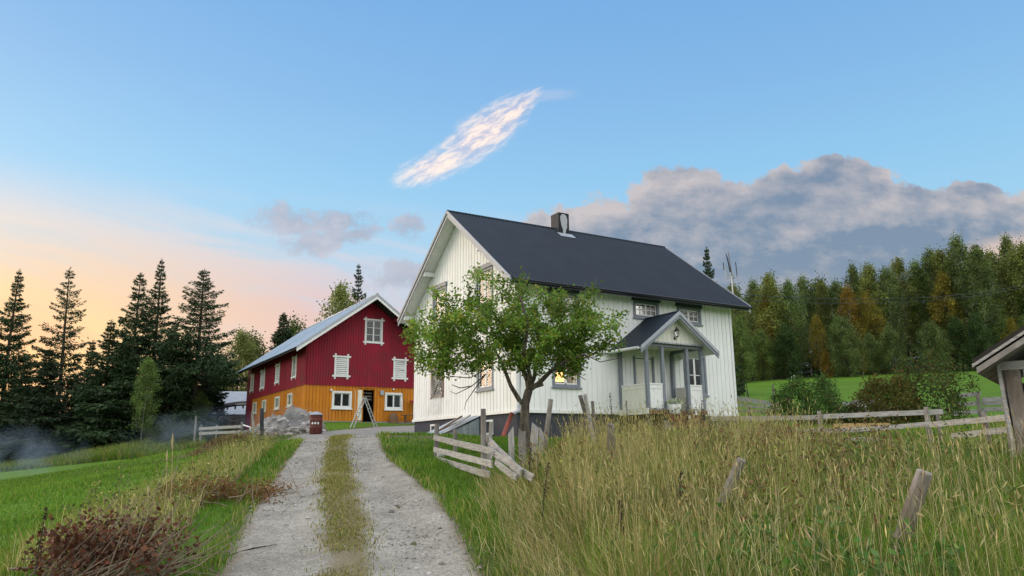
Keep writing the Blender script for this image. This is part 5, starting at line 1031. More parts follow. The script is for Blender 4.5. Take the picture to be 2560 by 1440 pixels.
for i, (px, ty_, d, tnt, k, lb) in enumerate(((2060, 790, 83.5, 'ochre', 0, 'yellow brown birch in front of the forest, left of centre'), (2145, 720, 88, 'rust', 0, 'rusty orange birch in the upper forest edge'), (2195, 735, 87, 'ochre', 2, 'ochre birch just right of the rusty orange one'), (2395, 690, 88, 'ochre', 2, 'large ochre birch in the right part of the forest'), (1935, 740, 88, 'ochre', 1, 'pale ochre birch nearest the house roof'), (2165, 850, 82, 'ochre', 1, 'small yellow birch low at the forest foot, right of the green tree'), (2555, 800, 82, 'ochre', 2, 'ochre birch at the right edge above the shack'), (2075, 880, 81, 'rust', 4, 'low rusty bush at the forest foot'))): plant('b', k, px, d, 0, lb, 'birch', None, tnt, .9, top_y=ty_)
plant('b', 4, 2130, 80.5, 0, 'fresh green rounded tree in front of the forest', 'tree', None, 'green', 1.15, top_y=800)
# ---- shrubs on the right
def shrub(px, d, h, w, seed, col_, label, warm=None, pw=0, n=210, per=30):
    r = np.random.RandomState(seed); p = pix(px, 1030, d); loc = (p[0], p[1], g1z(p[0], p[1]) - .05)
    a = r.uniform(0, 6.28, n); f = r.uniform(.12, 1, n); q = w * r.uniform(.3, 1, n) ** .5 * np.sin(np.pi * np.clip(.22 + .62 * f, 0, 1)) * (1 + .22 * np.sin(3 * a + seed) + .15 * np.sin(5 * a + f * 6)); T = np.stack([np.cos(a) * q, np.sin(a) * q, h * f * (1 + .12 * np.sin(4 * a + seed * 2))], 1)
    tr = np.array([(0, 0, 0), (.02, .01, .15 * h), (.0, .03, .3 * h)]); v, fc, tips, td, _ = colonize(tr, [.05, .04, .03], T, r, .006, 3, -.1)
    c = np.repeat(tips, per, 0) + r.normal(0, .12, (n * per, 3)); tone = np.repeat(r.uniform(.7, 1.3, (n, 1)), per, 0)
    return put_tree('shrub', np_mesh('wood', v, fc, M['bark']), leaf_mesh('leaves', c, .085, .05, r, np.clip(shades(r, len(c), col_, .3, warm, pw) * tone, 0, 1), M['leaf'], out=np.repeat(td, per, 0)), loc, 0, (1, 1, 1), label, 'shrub', None, (1, 1, 1), 'stems', 'foliage')
shrub(2025, 27, 1.6, 1.2, 31, (.06, .125, .025), 'rounded green shrub nearest the house behind the rail fence', (.12, .12, .02), .12)
shrub(2225, 26, 1.5, 1.1, 32, (.11, .12, .024), 'yellowish brown-green shrub in the middle behind the rail fence', (.16, .10, .02), .3)
shrub(2335, 25.5, 2.1, 1.2, 33, (.07, .11, .024), 'tallest dark shrub with ragged branches, right of the yellowish one', (.13, .085, .02), .25, 170)
shrub(2120, 27, .55, .6, 34, (.05, .075, .02), 'low sprawling weed bush between the two shrubs', (.12, .07, .02), .3, 60)
# ---- apple tree in front of the house
def apple():
    r = np.random.RandomState(8); d = 17.0; b = np.array(onground(1312, 1110, d)); P = lambda x, y, o=0: pix(x, y, d + o) - b
    tr = [np.array([0, 0, -.15]), P(1311, 1085), P(1312, 1045), P(1313, 1010), P(1322, 975)]; rr = [.155, .122, .105, .098, .095]
    limbs = [[P(1300, 1003), P(1277, 965, -.1), P(1258, 915, -.3), P(1235, 870, -.5)], [P(1318, 950), P(1300, 905, .3), P(1285, 860, .5), P(1255, 815, .8), P(1225, 770, .9)], [P(1345, 960), P(1375, 930, -.2), P(1410, 905, -.3), P(1460, 885, -.4)], [P(1335, 945, .2), P(1345, 895, .5), P(1370, 850, .8), P(1400, 800, 1.0)], [P(1325, 940, -.3), P(1310, 880, -.7), P(1320, 810, -1.0), P(1300, 740, -1.0)]]
    pts = list(tr); rad0 = list(rr); par = [-1, 0, 1, 2, 3]
    V, F_ = [], []; nv = 0; nodes = list(tr)
    segs0, segs1, s0, s1 = list(tr[:-1]), list(tr[1:]), rr[:-1], rr[1:]
    s0, s1 = list(s0), list(s1)
    for i, lb in enumerate(limbs):
        st_ = tr[3] if i == 0 else tr[4]; q = [st_] + lb; w = np.linspace([.066, .066, .066, .055, .055][i], .024, len(q))
        for j in range(len(q) - 1): segs0.append(q[j]); segs1.append(q[j + 1]); s0.append(w[j]); s1.append(w[j + 1])
        for j in range(len(q) - 1):
            for t in (.5, 1): nodes.append(q[j] + (q[j + 1] - q[j]) * t)
    # broken stub on the right limb
    segs0.append(P(1340, 965)); segs1.append(P(1358, 960)); s0.append(.05); s1.append(.045)
    segs0.append(P(1395, 915, -.25)); segs1.append(P(1358 + 22, 958)); s0.append(.0); s1.append(.0)
    wv_, wf = seg_tubes(segs0, segs1, s0, s1, 10)
    # crown targets, drawn in photograph pixels so that the outline follows the tree
    T = []
    def blobs(cx, cy, rx, ry, n, o, do):
        for _ in range(n):
            while True:
                u, v, w = r.uniform(-1, 1, 3)
                if u * u + v * v + w * w < 1: break
            T.append(P(cx + u * rx, cy + v * ry, o + w * do))
    blobs(1230, 815, 150, 88, 95, 0, 1.5); blobs(1370, 800, 120, 82, 75, .1, 1.5); blobs(1110, 840, 85, 62, 42, -.1, 1.1); blobs(1470, 830, 70, 62, 30, .1, 1.0); blobs(1120, 905, 70, 36, 18, -.2, .9); blobs(1290, 890, 130, 40, 36, 0, 1.3); blobs(1425, 900, 60, 45, 18, .2, .8)
    for x, y in ((1195, 672), (1188, 690), (1170, 715), (1205, 690), (1220, 705), (1308, 690), (1305, 715), (1318, 735), (1490, 718), (1470, 735), (1450, 752), (1480, 750), (1560, 790), (1540, 800), (1515, 812), (1545, 815), (1530, 850), (1520, 868), (1550, 862), (1030, 805), (1015, 830), (1045, 790), (1020, 845), (1040, 870), (1050, 890), (1042, 905), (1085, 722), (1100, 735), (1110, 750), (1148, 728), (1250, 700), (1260, 720), (1350, 735), (1400, 742), (1068, 770)): T.append(P(x, y, r.uniform(-.5, .5)))
    T = np.array(T)
    n0 = len(nodes); v, fc, tips, td, allP = colonize(nodes, [1e-9] * n0, T, r, .006, 3, .0, .42, .16)
    # drop the fake links between the limb nodes (first n0-1 tubes)
    fc = fc[(n0 - 1) * 5:]
    # bare hanging twigs on the left
    tw = []
    for q in (((1215, 935), (1180, 965), (1140, 985), (1125, 978)), ((1215, 935), (1185, 975), (1165, 1005), (1160, 1025)), ((1180, 965), (1150, 970), (1130, 962)), ((1220, 920), (1175, 945), (1120, 940)), ((1095, 960), (1085, 990), (1075, 998)), ((1460, 885), (1500, 905), (1560, 893)), ((1400, 910), (1440, 935), (1465, 950))):
        for i in range(len(q) - 1): tw.append((P(*q[i], -.4), P(*q[i + 1], -.4), .014 - .003 * i, .011 - .003 * i))
    v2, f2 = seg_tubes([q[0] for q in tw], [q[1] for q in tw], [q[2] for q in tw], [q[3] for q in tw], 5)
    wood = np_mesh('apple wood', np.concatenate([wv_, v, v2]), np.concatenate([wf, fc + len(wv_), f2 + len(wv_) + len(v)]), M['applebark'])
    per = 80; s = r.uniform(0, 1, (len(tips) * per, 1)); base_ = np.repeat(tips, per, 0); dirn = np.repeat(unit(td), per, 0)
    c = base_ - dirn * s * .38 + r.normal(0, .085, (len(base_), 3)); tone = np.repeat(r.uniform(.45, 1.3, (len(tips), 1)), per, 0)
    hi = np.clip((c[:, 2:3] - 2.2) / 1.6, 0, 1)
    colr = shades(r, len(c), (.165, .285, .042), .35, (.30, .32, .05), .2) * tone
    lf = leaf_mesh('apple leaves', c, .078, .047, r, np.clip(colr, 0, 1), M['leaf'], out=dirn, droop=.25, flat=.6)
    put_tree('apple_tree', wood, lf, tuple(b), 0, (1, 1, 1), 'old apple tree with forked trunk in front of the farmhouse', 'apple tree', None, (1, 1, 1))
apple()
pot()
# ------------------------------------------------------------------ grass
def blade_arrays(x, y, h, w, az, lean, colr, r, z=None, bend=.5):
    n = len(x); b = np.stack([x, y, (gzf(x, y) if z is None else z) - .015], 1); d = np.stack([np.cos(az), np.sin(az), np.zeros(n)], 1); fa = r.uniform(0, 6.283, n); s = np.stack([np.cos(fa), np.sin(fa), np.zeros(n)], 1) * (w / 2)[:, None]
    up = np.array([0, 0, 1.0])[None]; hh = h[:, None]; ln = lean[:, None]
    m = b + up * hh * .55 * np.sqrt(np.maximum(1 - (ln * bend) ** 2, .1)) + d * hh * ln * .30; t = b + up * hh * np.sqrt(np.maximum(1 - ln ** 2 * .8, .05)) + d * hh * ln
    v = np.stack([b - s, b + s, m - s * .8, m + s * .8, t], 1).reshape(-1, 3); k = np.arange(n)[:, None] * 5
    f = np.concatenate([k + [0, 1, 3], k + [0, 3, 2], k + [2, 3, 4]], 0); return v, f, np.repeat(colr, 5, 0), t, t - m
def heads(t, d, ln, w, colr, r):
    """seed heads: two crossed rhombs along the tip direction"""
    n = len(t); d = unit(d); a = unit(np.cross(d, r.normal(0, 1, (n, 3)))); b = np.cross(d, a); V = []
    for s in (a, b): V.append(np.stack([t - d * (ln * .5)[:, None], t + s * (w / 2)[:, None], t + d * (ln * .5)[:, None], t - s * (w / 2)[:, None]], 1).reshape(-1, 3))
    v = np.concatenate(V); k = np.arange(2 * n)[:, None] * 4; f = np.concatenate([k + [0, 1, 2], k + [0, 2, 3]]); return v, f, np.concatenate([np.repeat(colr, 4, 0)] * 2)
class Pile:
    def __init__(s): s.v, s.f, s.c, s.n = [], [], [], 0
    def add(s, v, f, c): s.v.append(v); s.f.append(f + s.n); s.c.append(c); s.n += len(v)
    def obj(s, name, label=None, cat=None, m='blade'):
        o = link(name, np_mesh(name, np.concatenate(s.v), np.concatenate(s.f), M[m], np.concatenate(s.c)), kind='stuff'); return o
R = np.random.RandomState(77)
def mixcol(r, n, cols, wts, var=.25):
    k = r.choice(len(cols), n, p=np.array(wts) / sum(wts)); return np.clip(np.array(cols)[k] * (1 + r.uniform(-var, var, (n, 1))) * (1 + r.uniform(-.08, .08, (n, 3))), 0, 1)
GREEN, GREEN2, LIME, STRAW, TAN, BROWN, OLIVE, RUST = (.095, .205, .016), (.070, .155, .014), (.155, .250, .026), (.58, .50, .24), (.38, .32, .125), (.17, .11, .045), (.225, .255, .045), (.18, .08, .035)
# mown lawn and verges
def lawn(n, x0, x1, y0, y1, hs, keep, cols, wts, wmul=1.0):
    u = R.rand(n); y = y0 * (y1 / y0) ** (u ** .85); x = R.uniform(x0, x1, n); k = keep(x, y); x, y = x[k], y[k]; n = len(x)
    tuft = vnoise(x, y, 1.3, 21); h = R.uniform(*hs, n) * (.6 + .8 * tuft); w = (.0055 + .0007 * y) * wmul * R.uniform(.7, 1.3, n)
    c = mixcol(R, n, cols, wts); c *= (.8 + .45 * vnoise(x, y, .5, 23))[:, None]
    return blade_arrays(x, y, h, w, R.uniform(0, 6.283, n), R.uniform(.1, .75, n), c, R)[:3]
ro = lambda x, y: road_off(x, y)
g = Pile()
g.add(*lawn(290000, -24, -1, 4.5, 44, (.05, .12), lambda x, y: (ro(x, y) < -.98 - .1 * R.rand(len(x))) & (x > -.72 * y - 1.5) & (R.rand(len(x)) > np.clip((y - 24) / 22, 0, 1)) & (vnoise(x, y, .9, 31) + .25 > np.clip(1 - np.abs(ro(x, y) + 1) / .25, 0, 1) * R.rand(len(x))), [GREEN, GREEN2, LIME, OLIVE], [5, 3, 3, .8]))
g.add(*lawn(110000, -5.5, 3.5, 6.5, 25.5, (.05, .13), lambda x, y: (ro(x, y) > 1.0 + .1 * R.rand(len(x))) & (meadow_mask(x, y) < .9) & (R.rand(len(x)) > np.clip(1.3 * np.exp(-(((x + 2.6) / 1.6) ** 2 + ((y - 21.5) / 1.8) ** 2)), 0, .93)), [GREEN, GREEN2, LIME, OLIVE], [5, 3, 2, 1]))
g.add(*lawn(80000, 2, 16, 8, 36, (.06, .16), lambda x, y: ((meadow_mask(x, y) < .5) | ((x > 4.2) & (y > 9))) & (y < 25 + .35 * x), [GREEN, LIME, OLIVE, TAN], [4, 3, 2, .6], 1.2))
# longer turf along the road edges
g.add(*lawn(30000, -9, 2, 5, 24, (.10, .22), lambda x, y: (np.abs(ro(x, y)) > .99) & (np.abs(ro(x, y)) < 1.30), [GREEN, OLIVE, TAN, LIME], [3, 3, 1.6, 2]))
g.obj('lawn_grass')
# dry strip between the wheel tracks
s_ = Pile(); n = 26000; y = R.uniform(3, 25, n); i = np.clip(np.searchsorted(RS[:, 1], y), 0, len(RS) - 1); u = R.normal(0, .13, n) + (vnoise(y * 0, y, .8, 41) - .5) * .12; x = RS[i, 0] + u * RS[i, 2]; k = (vnoise(x, y, 1.4, 42) .__gt__(.22 * R.rand(n) + .05)) & (y < 24.5 - 2 * R.rand(n)); x, y = x[k], y[k]; n = len(x)
s_.add(*blade_arrays(x, y, R.uniform(.02, .07, n), (.006 + .0005 * y) * R.uniform(.7, 1.3, n), R.uniform(0, 6.28, n), R.uniform(.2, .85, n), mixcol(R, n, [OLIVE, TAN, (.17, .15, .05), GREEN], [4, 3, 4, .7]), R, z=gz(x, y) + .03)[:3]); s_.obj('track_grass')
# the unmown meadow
mdw = Pile(); n = 250000; y = 3.0 * (20.5 / 3.0) ** (R.rand(n) ** .9); x = R.uniform(-.2, 15, n); k = (meadow_mask(x, y) > R.rand(n)) & (x < .82 * y + 1.8) & (vnoise(x, y, 1.5, 56) * .75 + vnoise(x, y, 3.5, 57) * .25 > R.rand(n) * .62); x, y = x[k], y[k]; n = len(x)
px_ = x / y; brownness = np.clip((.62 - px_) / .35, 0, 1) * np.clip((y - 5) / 6, 0.15, 1); clump_ = vnoise(x, y, .7, 51); cl2 = vnoise(x, y, 1.8, 52)
shortr = np.clip((px_ - .30) / .2, 0, 1) * np.clip((y - 8) / 3, 0, 1)     # the mown-looking green patch on the right
h = R.uniform(.24, .58, n) * (.45 + 1.0 * clump_) * (1 - .55 * shortr); w = (.0036 + .00048 * y) * R.uniform(.6, 1.5, n)
pal = np.array([GREEN, OLIVE, LIME, TAN, STRAW, BROWN, (.155, .22, .040)]); rgt = np.clip((px_ - .28) / .15, 0, 1); grn = np.clip((vnoise(x, y, .45, 54) - .42) * 5, 0, 1); wg = np.stack([(2.2 * (1 - brownness) + 1.2) * (.5 + 1.8 * grn) * (1 + 1.5 * rgt), 1.8 + 0 * x, (1.5 * (1 - brownness) + .3) * (1 + 1.5 * rgt), .5 + 1.0 * brownness, .2 + .7 * cl2 * (1 - .7 * grn), .25 + .9 * brownness, 1.7 + 0 * x], 1); wg /= wg.sum(1, keepdims=True); ki = (wg.cumsum(1) > R.rand(n, 1)).argmax(1)
c = np.clip(pal[ki] * (1 + R.uniform(-.35, .35, (n, 1))) * (.6 + .75 * vnoise(x, y, .55, 53))[:, None], 0, 1)
mdw.add(*blade_arrays(x, y, h, w, R.uniform(0, 6.28, n), R.uniform(.05, .85, n), c, R)[:3]); mdw.obj('meadow_grass')
# broad arching leaves near the front and long bent straws
bl = Pile(); n = 5200; y = R.uniform(3.6, 9.5, n); x = R.uniform(.3, 9, n); k = (meadow_mask(x, y) > .7) & (x < .82 * y + 1.2) & (vnoise(x, y, .6, 55) > .42); x, y = x[k], y[k]; n = len(x)
bl.add(*blade_arrays(x, y, R.uniform(.35, .8, n), R.uniform(.006, .010, n), R.uniform(0, 6.28, n), R.uniform(.25, .9, n), mixcol(R, n, [GREEN, LIME, OLIVE, (.20, .20, .07), STRAW], [3, 3, 3, 2, 1.2]), R)[:3])
n = 1500; y = R.uniform(3.6, 9, n); x = R.uniform(.4, 8, n); k = (meadow_mask(x, y) > .7) & (x < .82 * y + 1.2); x, y = x[k], y[k]; n = len(x); c = mixcol(R, n, [STRAW, (.55, .46, .25), TAN], [4, 3, 2]); v, f, cc, t, d = blade_arrays(x, y, R.uniform(.6, 1.05, n), R.uniform(.003, .0055, n), R.uniform(0, 6.28, n), R.uniform(.05, .9, n) ** 1.5, c, R); bl.add(v, f, cc); bl.add(*heads(t, d, R.uniform(.06, .12, n), R.uniform(.006, .011, n), c, R))
bl.obj('meadow_leaf_blades')
# tall seeding stalks
stk = Pile(); n = 5200; y = 3.4 * (20 / 3.4) ** (R.rand(n) ** .85); x = R.uniform(-.1, 14, n); k = (meadow_mask(x, y) > R.rand(n)) & (x < .8 * y + 1) & (vnoise(x, y, .8, 61) > .25 + .1 * R.rand(n)); x, y = x[k], y[k]; n = len(x)
h = R.uniform(.6, 1.08, n) * (.65 + .5 * vnoise(x, y, .5, 62)) * (1 - .45 * np.clip((x / y - .30) / .2, 0, 1) * np.clip((y - 9) / 4, 0, 1)); c = mixcol(R, n, [STRAW, TAN, (.26, .26, .09), BROWN, RUST], [3.5, 3, 4, 1.5, .6]); v, f, cc, t, d = blade_arrays(x, y, h, (.003 + .00035 * y) * R.uniform(.8, 1.3, n), R.normal(2.9, 1.1, n), np.abs(R.normal(.15, .16, n)).clip(0, .8), c, R)
stk.add(v, f, cc); hk = R.rand(n) < .6; stk.add(*heads(t[hk], d[hk], R.uniform(.05, .11, hk.sum()), R.uniform(.004, .009, hk.sum()) * (1 + .04 * y[hk]), np.clip(c[hk] * R.uniform(.9, 1.35, (hk.sum(), 1)), 0, 1), R)); 
for q in range(48):      # tussocks that stand taller than the rest
    while True:
        cx_, cy_ = R.uniform(.6, 8.5), R.uniform(5, 17.5)
        if meadow_mask(np.array([cx_]), np.array([cy_]))[0] > .6 and cx_ < .36 * cy_ + .3: break
    n = R.randint(30, 70); a = R.uniform(0, 6.28, n); rr_ = np.abs(R.normal(0, .12, n)); x, y = cx_ + np.cos(a) * rr_, cy_ + np.sin(a) * rr_; h = R.uniform(.6, 1.15, n) * R.uniform(.8, 1.1); base_c = [(.46, .41, .17), (.40, .35, .14), TAN, (.28, .30, .08)][R.randint(4)]
    c = np.clip(np.array(base_c)[None] * R.uniform(.7, 1.25, (n, 1)), 0, 1); v, f, cc, t, d = blade_arrays(x, y, h, np.full(n, .0035 + .0004 * cy_), a, np.abs(R.normal(.22, .15, n)).clip(0, .8), c, R); stk.add(v, f, cc); stk.add(*heads(t, d, R.uniform(.05, .12, n), R.uniform(.005, .011, n) * (1 + .03 * cy_), np.clip(c * 1.1, 0, 1), R))
stk.obj('seeding_grass_stalks')
# brown weeds along the crest and green leafy weeds in front
wd = Pile(); 
def weeds(n, xr, yr, hr, cols, wts, lsz, cond, leaves=16, stemc=BROWN):
    x = R.uniform(*xr, n); y = R.uniform(*yr, n); k = cond(x, y); x, y = x[k], y[k]; n = len(x); h = R.uniform(*hr, n); v, f, cc, t, d = blade_arrays(x, y, h, np.full(n, .007), R.uniform(0, 6.28, n), np.abs(R.normal(.12, .12, n)).clip(0, .5), np.tile(np.array([stemc]), (n, 1)), R); wd.add(v, f, cc)
    base = np.stack([x, y, gzf(x, y)], 1); s = np.tile(np.linspace(.2, 1, leaves), n); c = np.repeat(base, leaves, 0) + (np.repeat(t, leaves, 0) - np.repeat(base, leaves, 0)) * s[:, None] + R.normal(0, .035, (n * leaves, 3)); m = len(c); dd = unit(R.normal(0, 1, (m, 3)) + np.array([0, 0, -.1])); sd2 = unit(np.cross(dd, R.normal(0, 1, (m, 3)))); L = (lsz * R.uniform(.5, 1.3, m))[:, None]
    v = np.stack([c, c + dd * L * .45 + sd2 * L * .26, c + dd * L, c + dd * L * .45 - sd2 * L * .26], 1).reshape(-1, 3); k4 = np.arange(m)[:, None] * 4; wd.add(v, np.concatenate([k4 + [0, 1, 2], k4 + [0, 2, 3]]), np.repeat(mixcol(R, m, cols, wts), 4, 0))
inm = lambda x, y: (meadow_mask(x, y) > .6)
weeds(650, (.2, 8), (7.0, 17.5), (.45, .85), [BROWN, RUST, (.10, .09, .035), OLIVE], [3, 1.5, 3, 3], .055, lambda x, y: inm(x, y) & (x / y < .50) & (vnoise(x, y, .8, 71) > .35), 22)
weeds(330, (.2, 9), (4, 14), (.3, .6), [(.07, .14, .03), (.09, .165, .04), OLIVE], [4, 3, 2], .07, lambda x, y: inm(x, y) & (vnoise(x, y, .9, 72) > .45), 20, (.06, .08, .03))
weeds(110, (.5, 3.2), (4.3, 7.5), (.2, .42), [(.06, .16, .025), (.085, .19, .03)], [2, 2], .085, lambda x, y: inm(x, y) & (vnoise(x, y, 1.1, 73) > .4), 22, (.06, .1, .03))
weeds(520, (-7.5, -3.2), (8.5, 20), (.3, .7), [OLIVE, (.11, .10, .04), (.07, .11, .03), TAN], [3, 2, 2, 1.5], .06, lambda x, y: (ro(x, y) < -1.6) & (ro(x, y) > -3.3) & (vnoise(x, y, .7, 74) > .35), 20)
wd.obj('meadow_weeds', m='dryleaf')
# flattened straw spilling on to the verge
st_ = Pile(); n = 4200; y = R.uniform(5.0, 12.5, n); ed = np.interp(y, [4, 6, 8, 9.5, 11, 12.5], [.7, .6, .35, .15, .05, .1]); x = ed + R.normal(.05, .28, n); c = mixcol(R, n, [STRAW, TAN, (.30, .25, .12), OLIVE, GREEN], [4, 3, 3, 3, 1.5]); st_.add(*blade_arrays(x, y, R.uniform(.25, .55, n), R.uniform(.004, .008, n) * 1.2, R.normal(3.3, 1.1, n), R.uniform(.4, 1.0, n), c, R)[:3])
n = 7000; y = R.uniform(8, 20, n); i = np.clip(np.searchsorted(RS[:, 1], y), 0, len(RS) - 1); x = RS[i, 0] - RS[i, 2] * R.uniform(1.7, 3.0, n); st_.add(*blade_arrays(x, y, R.uniform(.2, .55, n), R.uniform(.005, .009, n) * 1.3, R.uniform(0, 6.28, n), R.uniform(.1, .7, n), mixcol(R, n, [STRAW, TAN, OLIVE, GREEN], [1.5, 2, 4, 2]), R)[:3]); st_.obj('dry_straw')
# loose stones on the gravel
n = 9000; i = R.randint(25, 150, n); u = R.uniform(-1.05, 1.05, n); k = (np.abs(u) > .22) | (R.rand(n) < .25); i, u = i[k], u[k]; n = len(i); x = RS[i, 0] + RN[i, 0] * u * RS[i, 2] + R.normal(0, .05, n); y = RS[i, 1] + RN[i, 1] * u * RS[i, 2] + R.normal(0, .05, n); z = gz(x, y) + .015 - .03 * np.exp(-((np.abs(u) - .58) / .25) ** 2); s = R.uniform(.006, .018, n) * (1 + 1.4 * (R.rand(n) < .07)); oc = np.array([[1, 0, 0], [0, 1, 0], [-1, 0, 0], [0, -1, 0], [0, 0, .7], [0, 0, -.5]]); fcs = np.array([[0, 1, 4], [1, 2, 4], [2, 3, 4], [3, 0, 4], [1, 0, 5], [2, 1, 5], [3, 2, 5], [0, 3, 5]])
v = np.stack([x, y, z], 1)[:, None] + oc[None] * s[:, None, None] * R.uniform(.6, 1.4, (n, 6, 1)); f = (np.arange(n) * 6)[:, None, None] + fcs[None]
link('loose_gravel', np_mesh('loose_gravel', v.reshape(-1, 3), f.reshape(-1, 3), M['dryleaf'], np.repeat(mixcol(R, n, [(.42, .40, .38), (.30, .28, .26), (.50, .48, .46), (.22, .2, .18)], [3, 3, 2, 1]), 6, 0)), kind='stuff')
# ------------------------------------------------------------------ docks, single straws
def dock(p, h, lean, label, group=None, col_=(.045, .026, .018)):
    r = np.random.RandomState(int(abs(p[0] * 1000)) % 9999); e = empty('dock_plant', p, 0, label, 'weed', group)
    MB().tube([(0, 0, -.05), (lean * .4, 0, h * .5), (lean, 0, h)], [.007, .006, .003], 5).build('stem', M['bark'], e)
    n = 150; s = r.uniform(.5, 1, n); c = np.stack([lean * s + r.normal(0, .014, n) * (1.6 - s), r.normal(0, .014, n) * (1.6 - s), h * s], 1); link('seed_head', leaf_mesh('seed head', c, .02, .014, r, shades(r, n, col_, .4), M['dryleaf']), e, kind='stuff')
dock(onground(80, 1450, 6.6), pix(80, 1270, 6.6)[2] - g1z(*pix(80, 1270, 6.6)[:2]), .05, 'tall dark brown dock stalk at the lower left'); dock(onground(14, 1450, 6.4), .42, .03, 'shorter dark dock stalk in the lower left corner')
for px, d, h, q in ((1320, 11, .75, .05), (1545, 14.5, 1.35, -.1), (1580, 14.6, 1.2, -.05), (1350, 9, .8, .1), (1715, 15, 1.2, .1), (1755, 15, 1.15, .1), (1690, 8, .7, .05), (1560, 7.2, .65, -.05)): dock(onground(px, 1200, d), h, q, 'dark brown seed stalk standing in the tall grass', 'dark seed stalks in the meadow')
for k, (px, yb, yt, d, ln, lb) in enumerate(((432, 1320, 1082, 9.5, .15, 'tallest single straw left of the drive'), (418, 1320, 1125, 10.5, .05, 'second tall straw left of the drive'), (372, 1310, 1215, 9.0, .02, 'short yellow stalk beside the brown brush pile'))):
    b = onground(px - 12, yb, d); t = pix(px, yt, d); o = empty('tall_straw', b, 0, lb, 'grass stalk'); t = t - b; MB().tube([(0, 0, -.02), t * .5 + np.array([.02, 0, 0]), t], [.008, .006, .004], 5).build('stem', M['straw'], o); MB().tube([t * .86, t * .93, t * 1.0], [.006, .013, .003], 6).build('seed_head', M['straw'], o)
# ------------------------------------------------------------------ brush piles, mound, rubble
def brush(name, label, centre, sticks, leafn, leafc, box, r, direction, leafz=.3, stickm='twig', sticklen=(.7, 1.7), rr=(.006, .013), lsz=(.075, .05)):
    e = empty(name, centre, 0, label, 'brush pile'); p0, p1, a, b = [], [], [], []
    for _ in range(sticks):
        s = np.array([r.uniform(-1, 1) * box[0], r.uniform(-1, 1) * box[1], r.uniform(.0, .9) * box[2] * .55]); dd = unit(np.array(direction) + r.normal(0, .33, 3)); l = r.uniform(*sticklen); w = r.uniform(*rr); q = s - dd * l * .5; 
        for k in range(4): p0.append(q); q = q + dd * l / 4 + r.normal(0, .025, 3); q[2] = max(q[2], .01); p1.append(q); a.append(w * (1 - k * .2)); b.append(w * (1 - (k + 1) * .2))
    v, f = seg_tubes(p0, p1, a, b, 5); link('branches', np_mesh('branches', v, f, M[stickm]), e, kind='stuff')
    g_ = max(8, leafn // 40); cc = np.stack([r.uniform(-1, 1, g_) * box[0], r.uniform(-1, 1, g_) * box[1], leafz + r.uniform(-.2, .8, g_) * box[2] * .6], 1); hmax = box[2] * (1.15 - (cc[:, 0] / box[0]) ** 2 * .7); cc[:, 2] = np.clip(cc[:, 2], .03, hmax)
    c = np.repeat(cc, leafn // g_, 0); c = c + r.normal(0, .085, c.shape); c[:, 2] = np.maximum(c[:, 2], .02); k = r.choice(len(leafc), len(c))
    link('dead_leaves', leaf_mesh('dead leaves', c, lsz[0], lsz[1], r, np.clip(np.array(leafc)[k] * (1 + r.uniform(-.4, .4, (len(c), 1))), 0, 1), M['dryleaf']), e, kind='stuff')
brush('brush_pile', 'heap of cut branches with reddish brown dead leaves at the lower left', onground(275, 1425, 7.4), 130, 2700, [(.13, .045, .022), (.085, .034, .02), (.18, .075, .036), (.11, .07, .04)], (.56, .45, .6), np.random.RandomState(1), (.7, .35, .6), .34, lsz=(.052, .036))
brush('brush_pile', 'sparse heap of pale bare twigs and rusty orange needles beside the drive', onground(575, 1235, 12.2), 60, 3000, [(.20, .085, .02), (.13, .06, .025), (.16, .11, .04)], (.95, .7, .30), np.random.RandomState(2), (.3, .3, .5), .10, 'twig', (.5, 1.1), (.006, .014), (.05, .022))
def mound(name, label, cat, c, rx, ry, h, m, seed, stones=0, smin=.06, smax=.2, grass=None):
    r = np.random.RandomState(seed); e = empty(name, c, 0, label, cat); n = 40; xs = np.linspace(-1, 1, n); X, Y = np.meshgrid(xs, xs); rr = np.sqrt(X ** 2 + Y ** 2); Z = h * np.clip(1 - rr ** 1.7, 0, 1) ** .8 * (.6 + .8 * vnoise(X * 1.0, Y * 1.0, 2.2, seed)) + (vnoise(X, Y, 5, seed + 1) - .5) * .5 * h + (vnoise(X, Y, 11, seed + 2) - .5) * .25 * h * (rr < 1) - .1 * (rr > .95)
    wx, wy = c[0] + X * rx, c[1] + Y * ry; Z = Z + gz(wx, wy) - c[2] - .04; idx_ = np.arange(n * n).reshape(n, n); f = np.stack([idx_[:-1, :-1], idx_[:-1, 1:], idx_[1:, 1:], idx_[1:, :-1]], -1).reshape(-1, 4); keep = (rr.ravel()[f].min(1) < 1); link('heap', np_mesh('heap', np.stack([X.ravel() * rx, Y.ravel() * ry, Z.ravel()], 1), f[keep], M[m], smooth=True), e)
    ms = []
    for k in range(5):
        b = MB(); u = [(math.cos(a) * math.cos(t), math.sin(a) * math.cos(t), math.sin(t)) for t in (-1.57, -.6, .35, 1.57) for a in np.linspace(0, 6.283, 7)[:-1]]; v = np.array(u) * r.uniform(.7, 1.15, (24, 1)) * np.array([1, .8, .65]); b.add(v, [(i * 6 + q, i * 6 + (q + 1) % 6, (i + 1) * 6 + (q + 1) % 6, (i + 1) * 6 + q) for i in range(3) for q in range(6)]); ms.append(b.mesh('stone', M['stone']))
    for k in range(stones):
        a, q = r.uniform(-2.9, -.2), r.uniform(.2, 1.05) ** .5; x, y = math.cos(a) * q * rx, math.sin(a) * q * ry; i, j = int(np.clip((y / ry + 1) / 2 * (n - 1), 0, n - 1)), int(np.clip((x / rx + 1) / 2 * (n - 1), 0, n - 1)); o = link('stone', ms[k % 5], e, (x, y, Z[i, j] + .02), r.uniform(0, 6.28)); s = r.uniform(smin, smax) * (1.2 - .4 * (1 - q)); o.scale = (s, s, s)
    return e
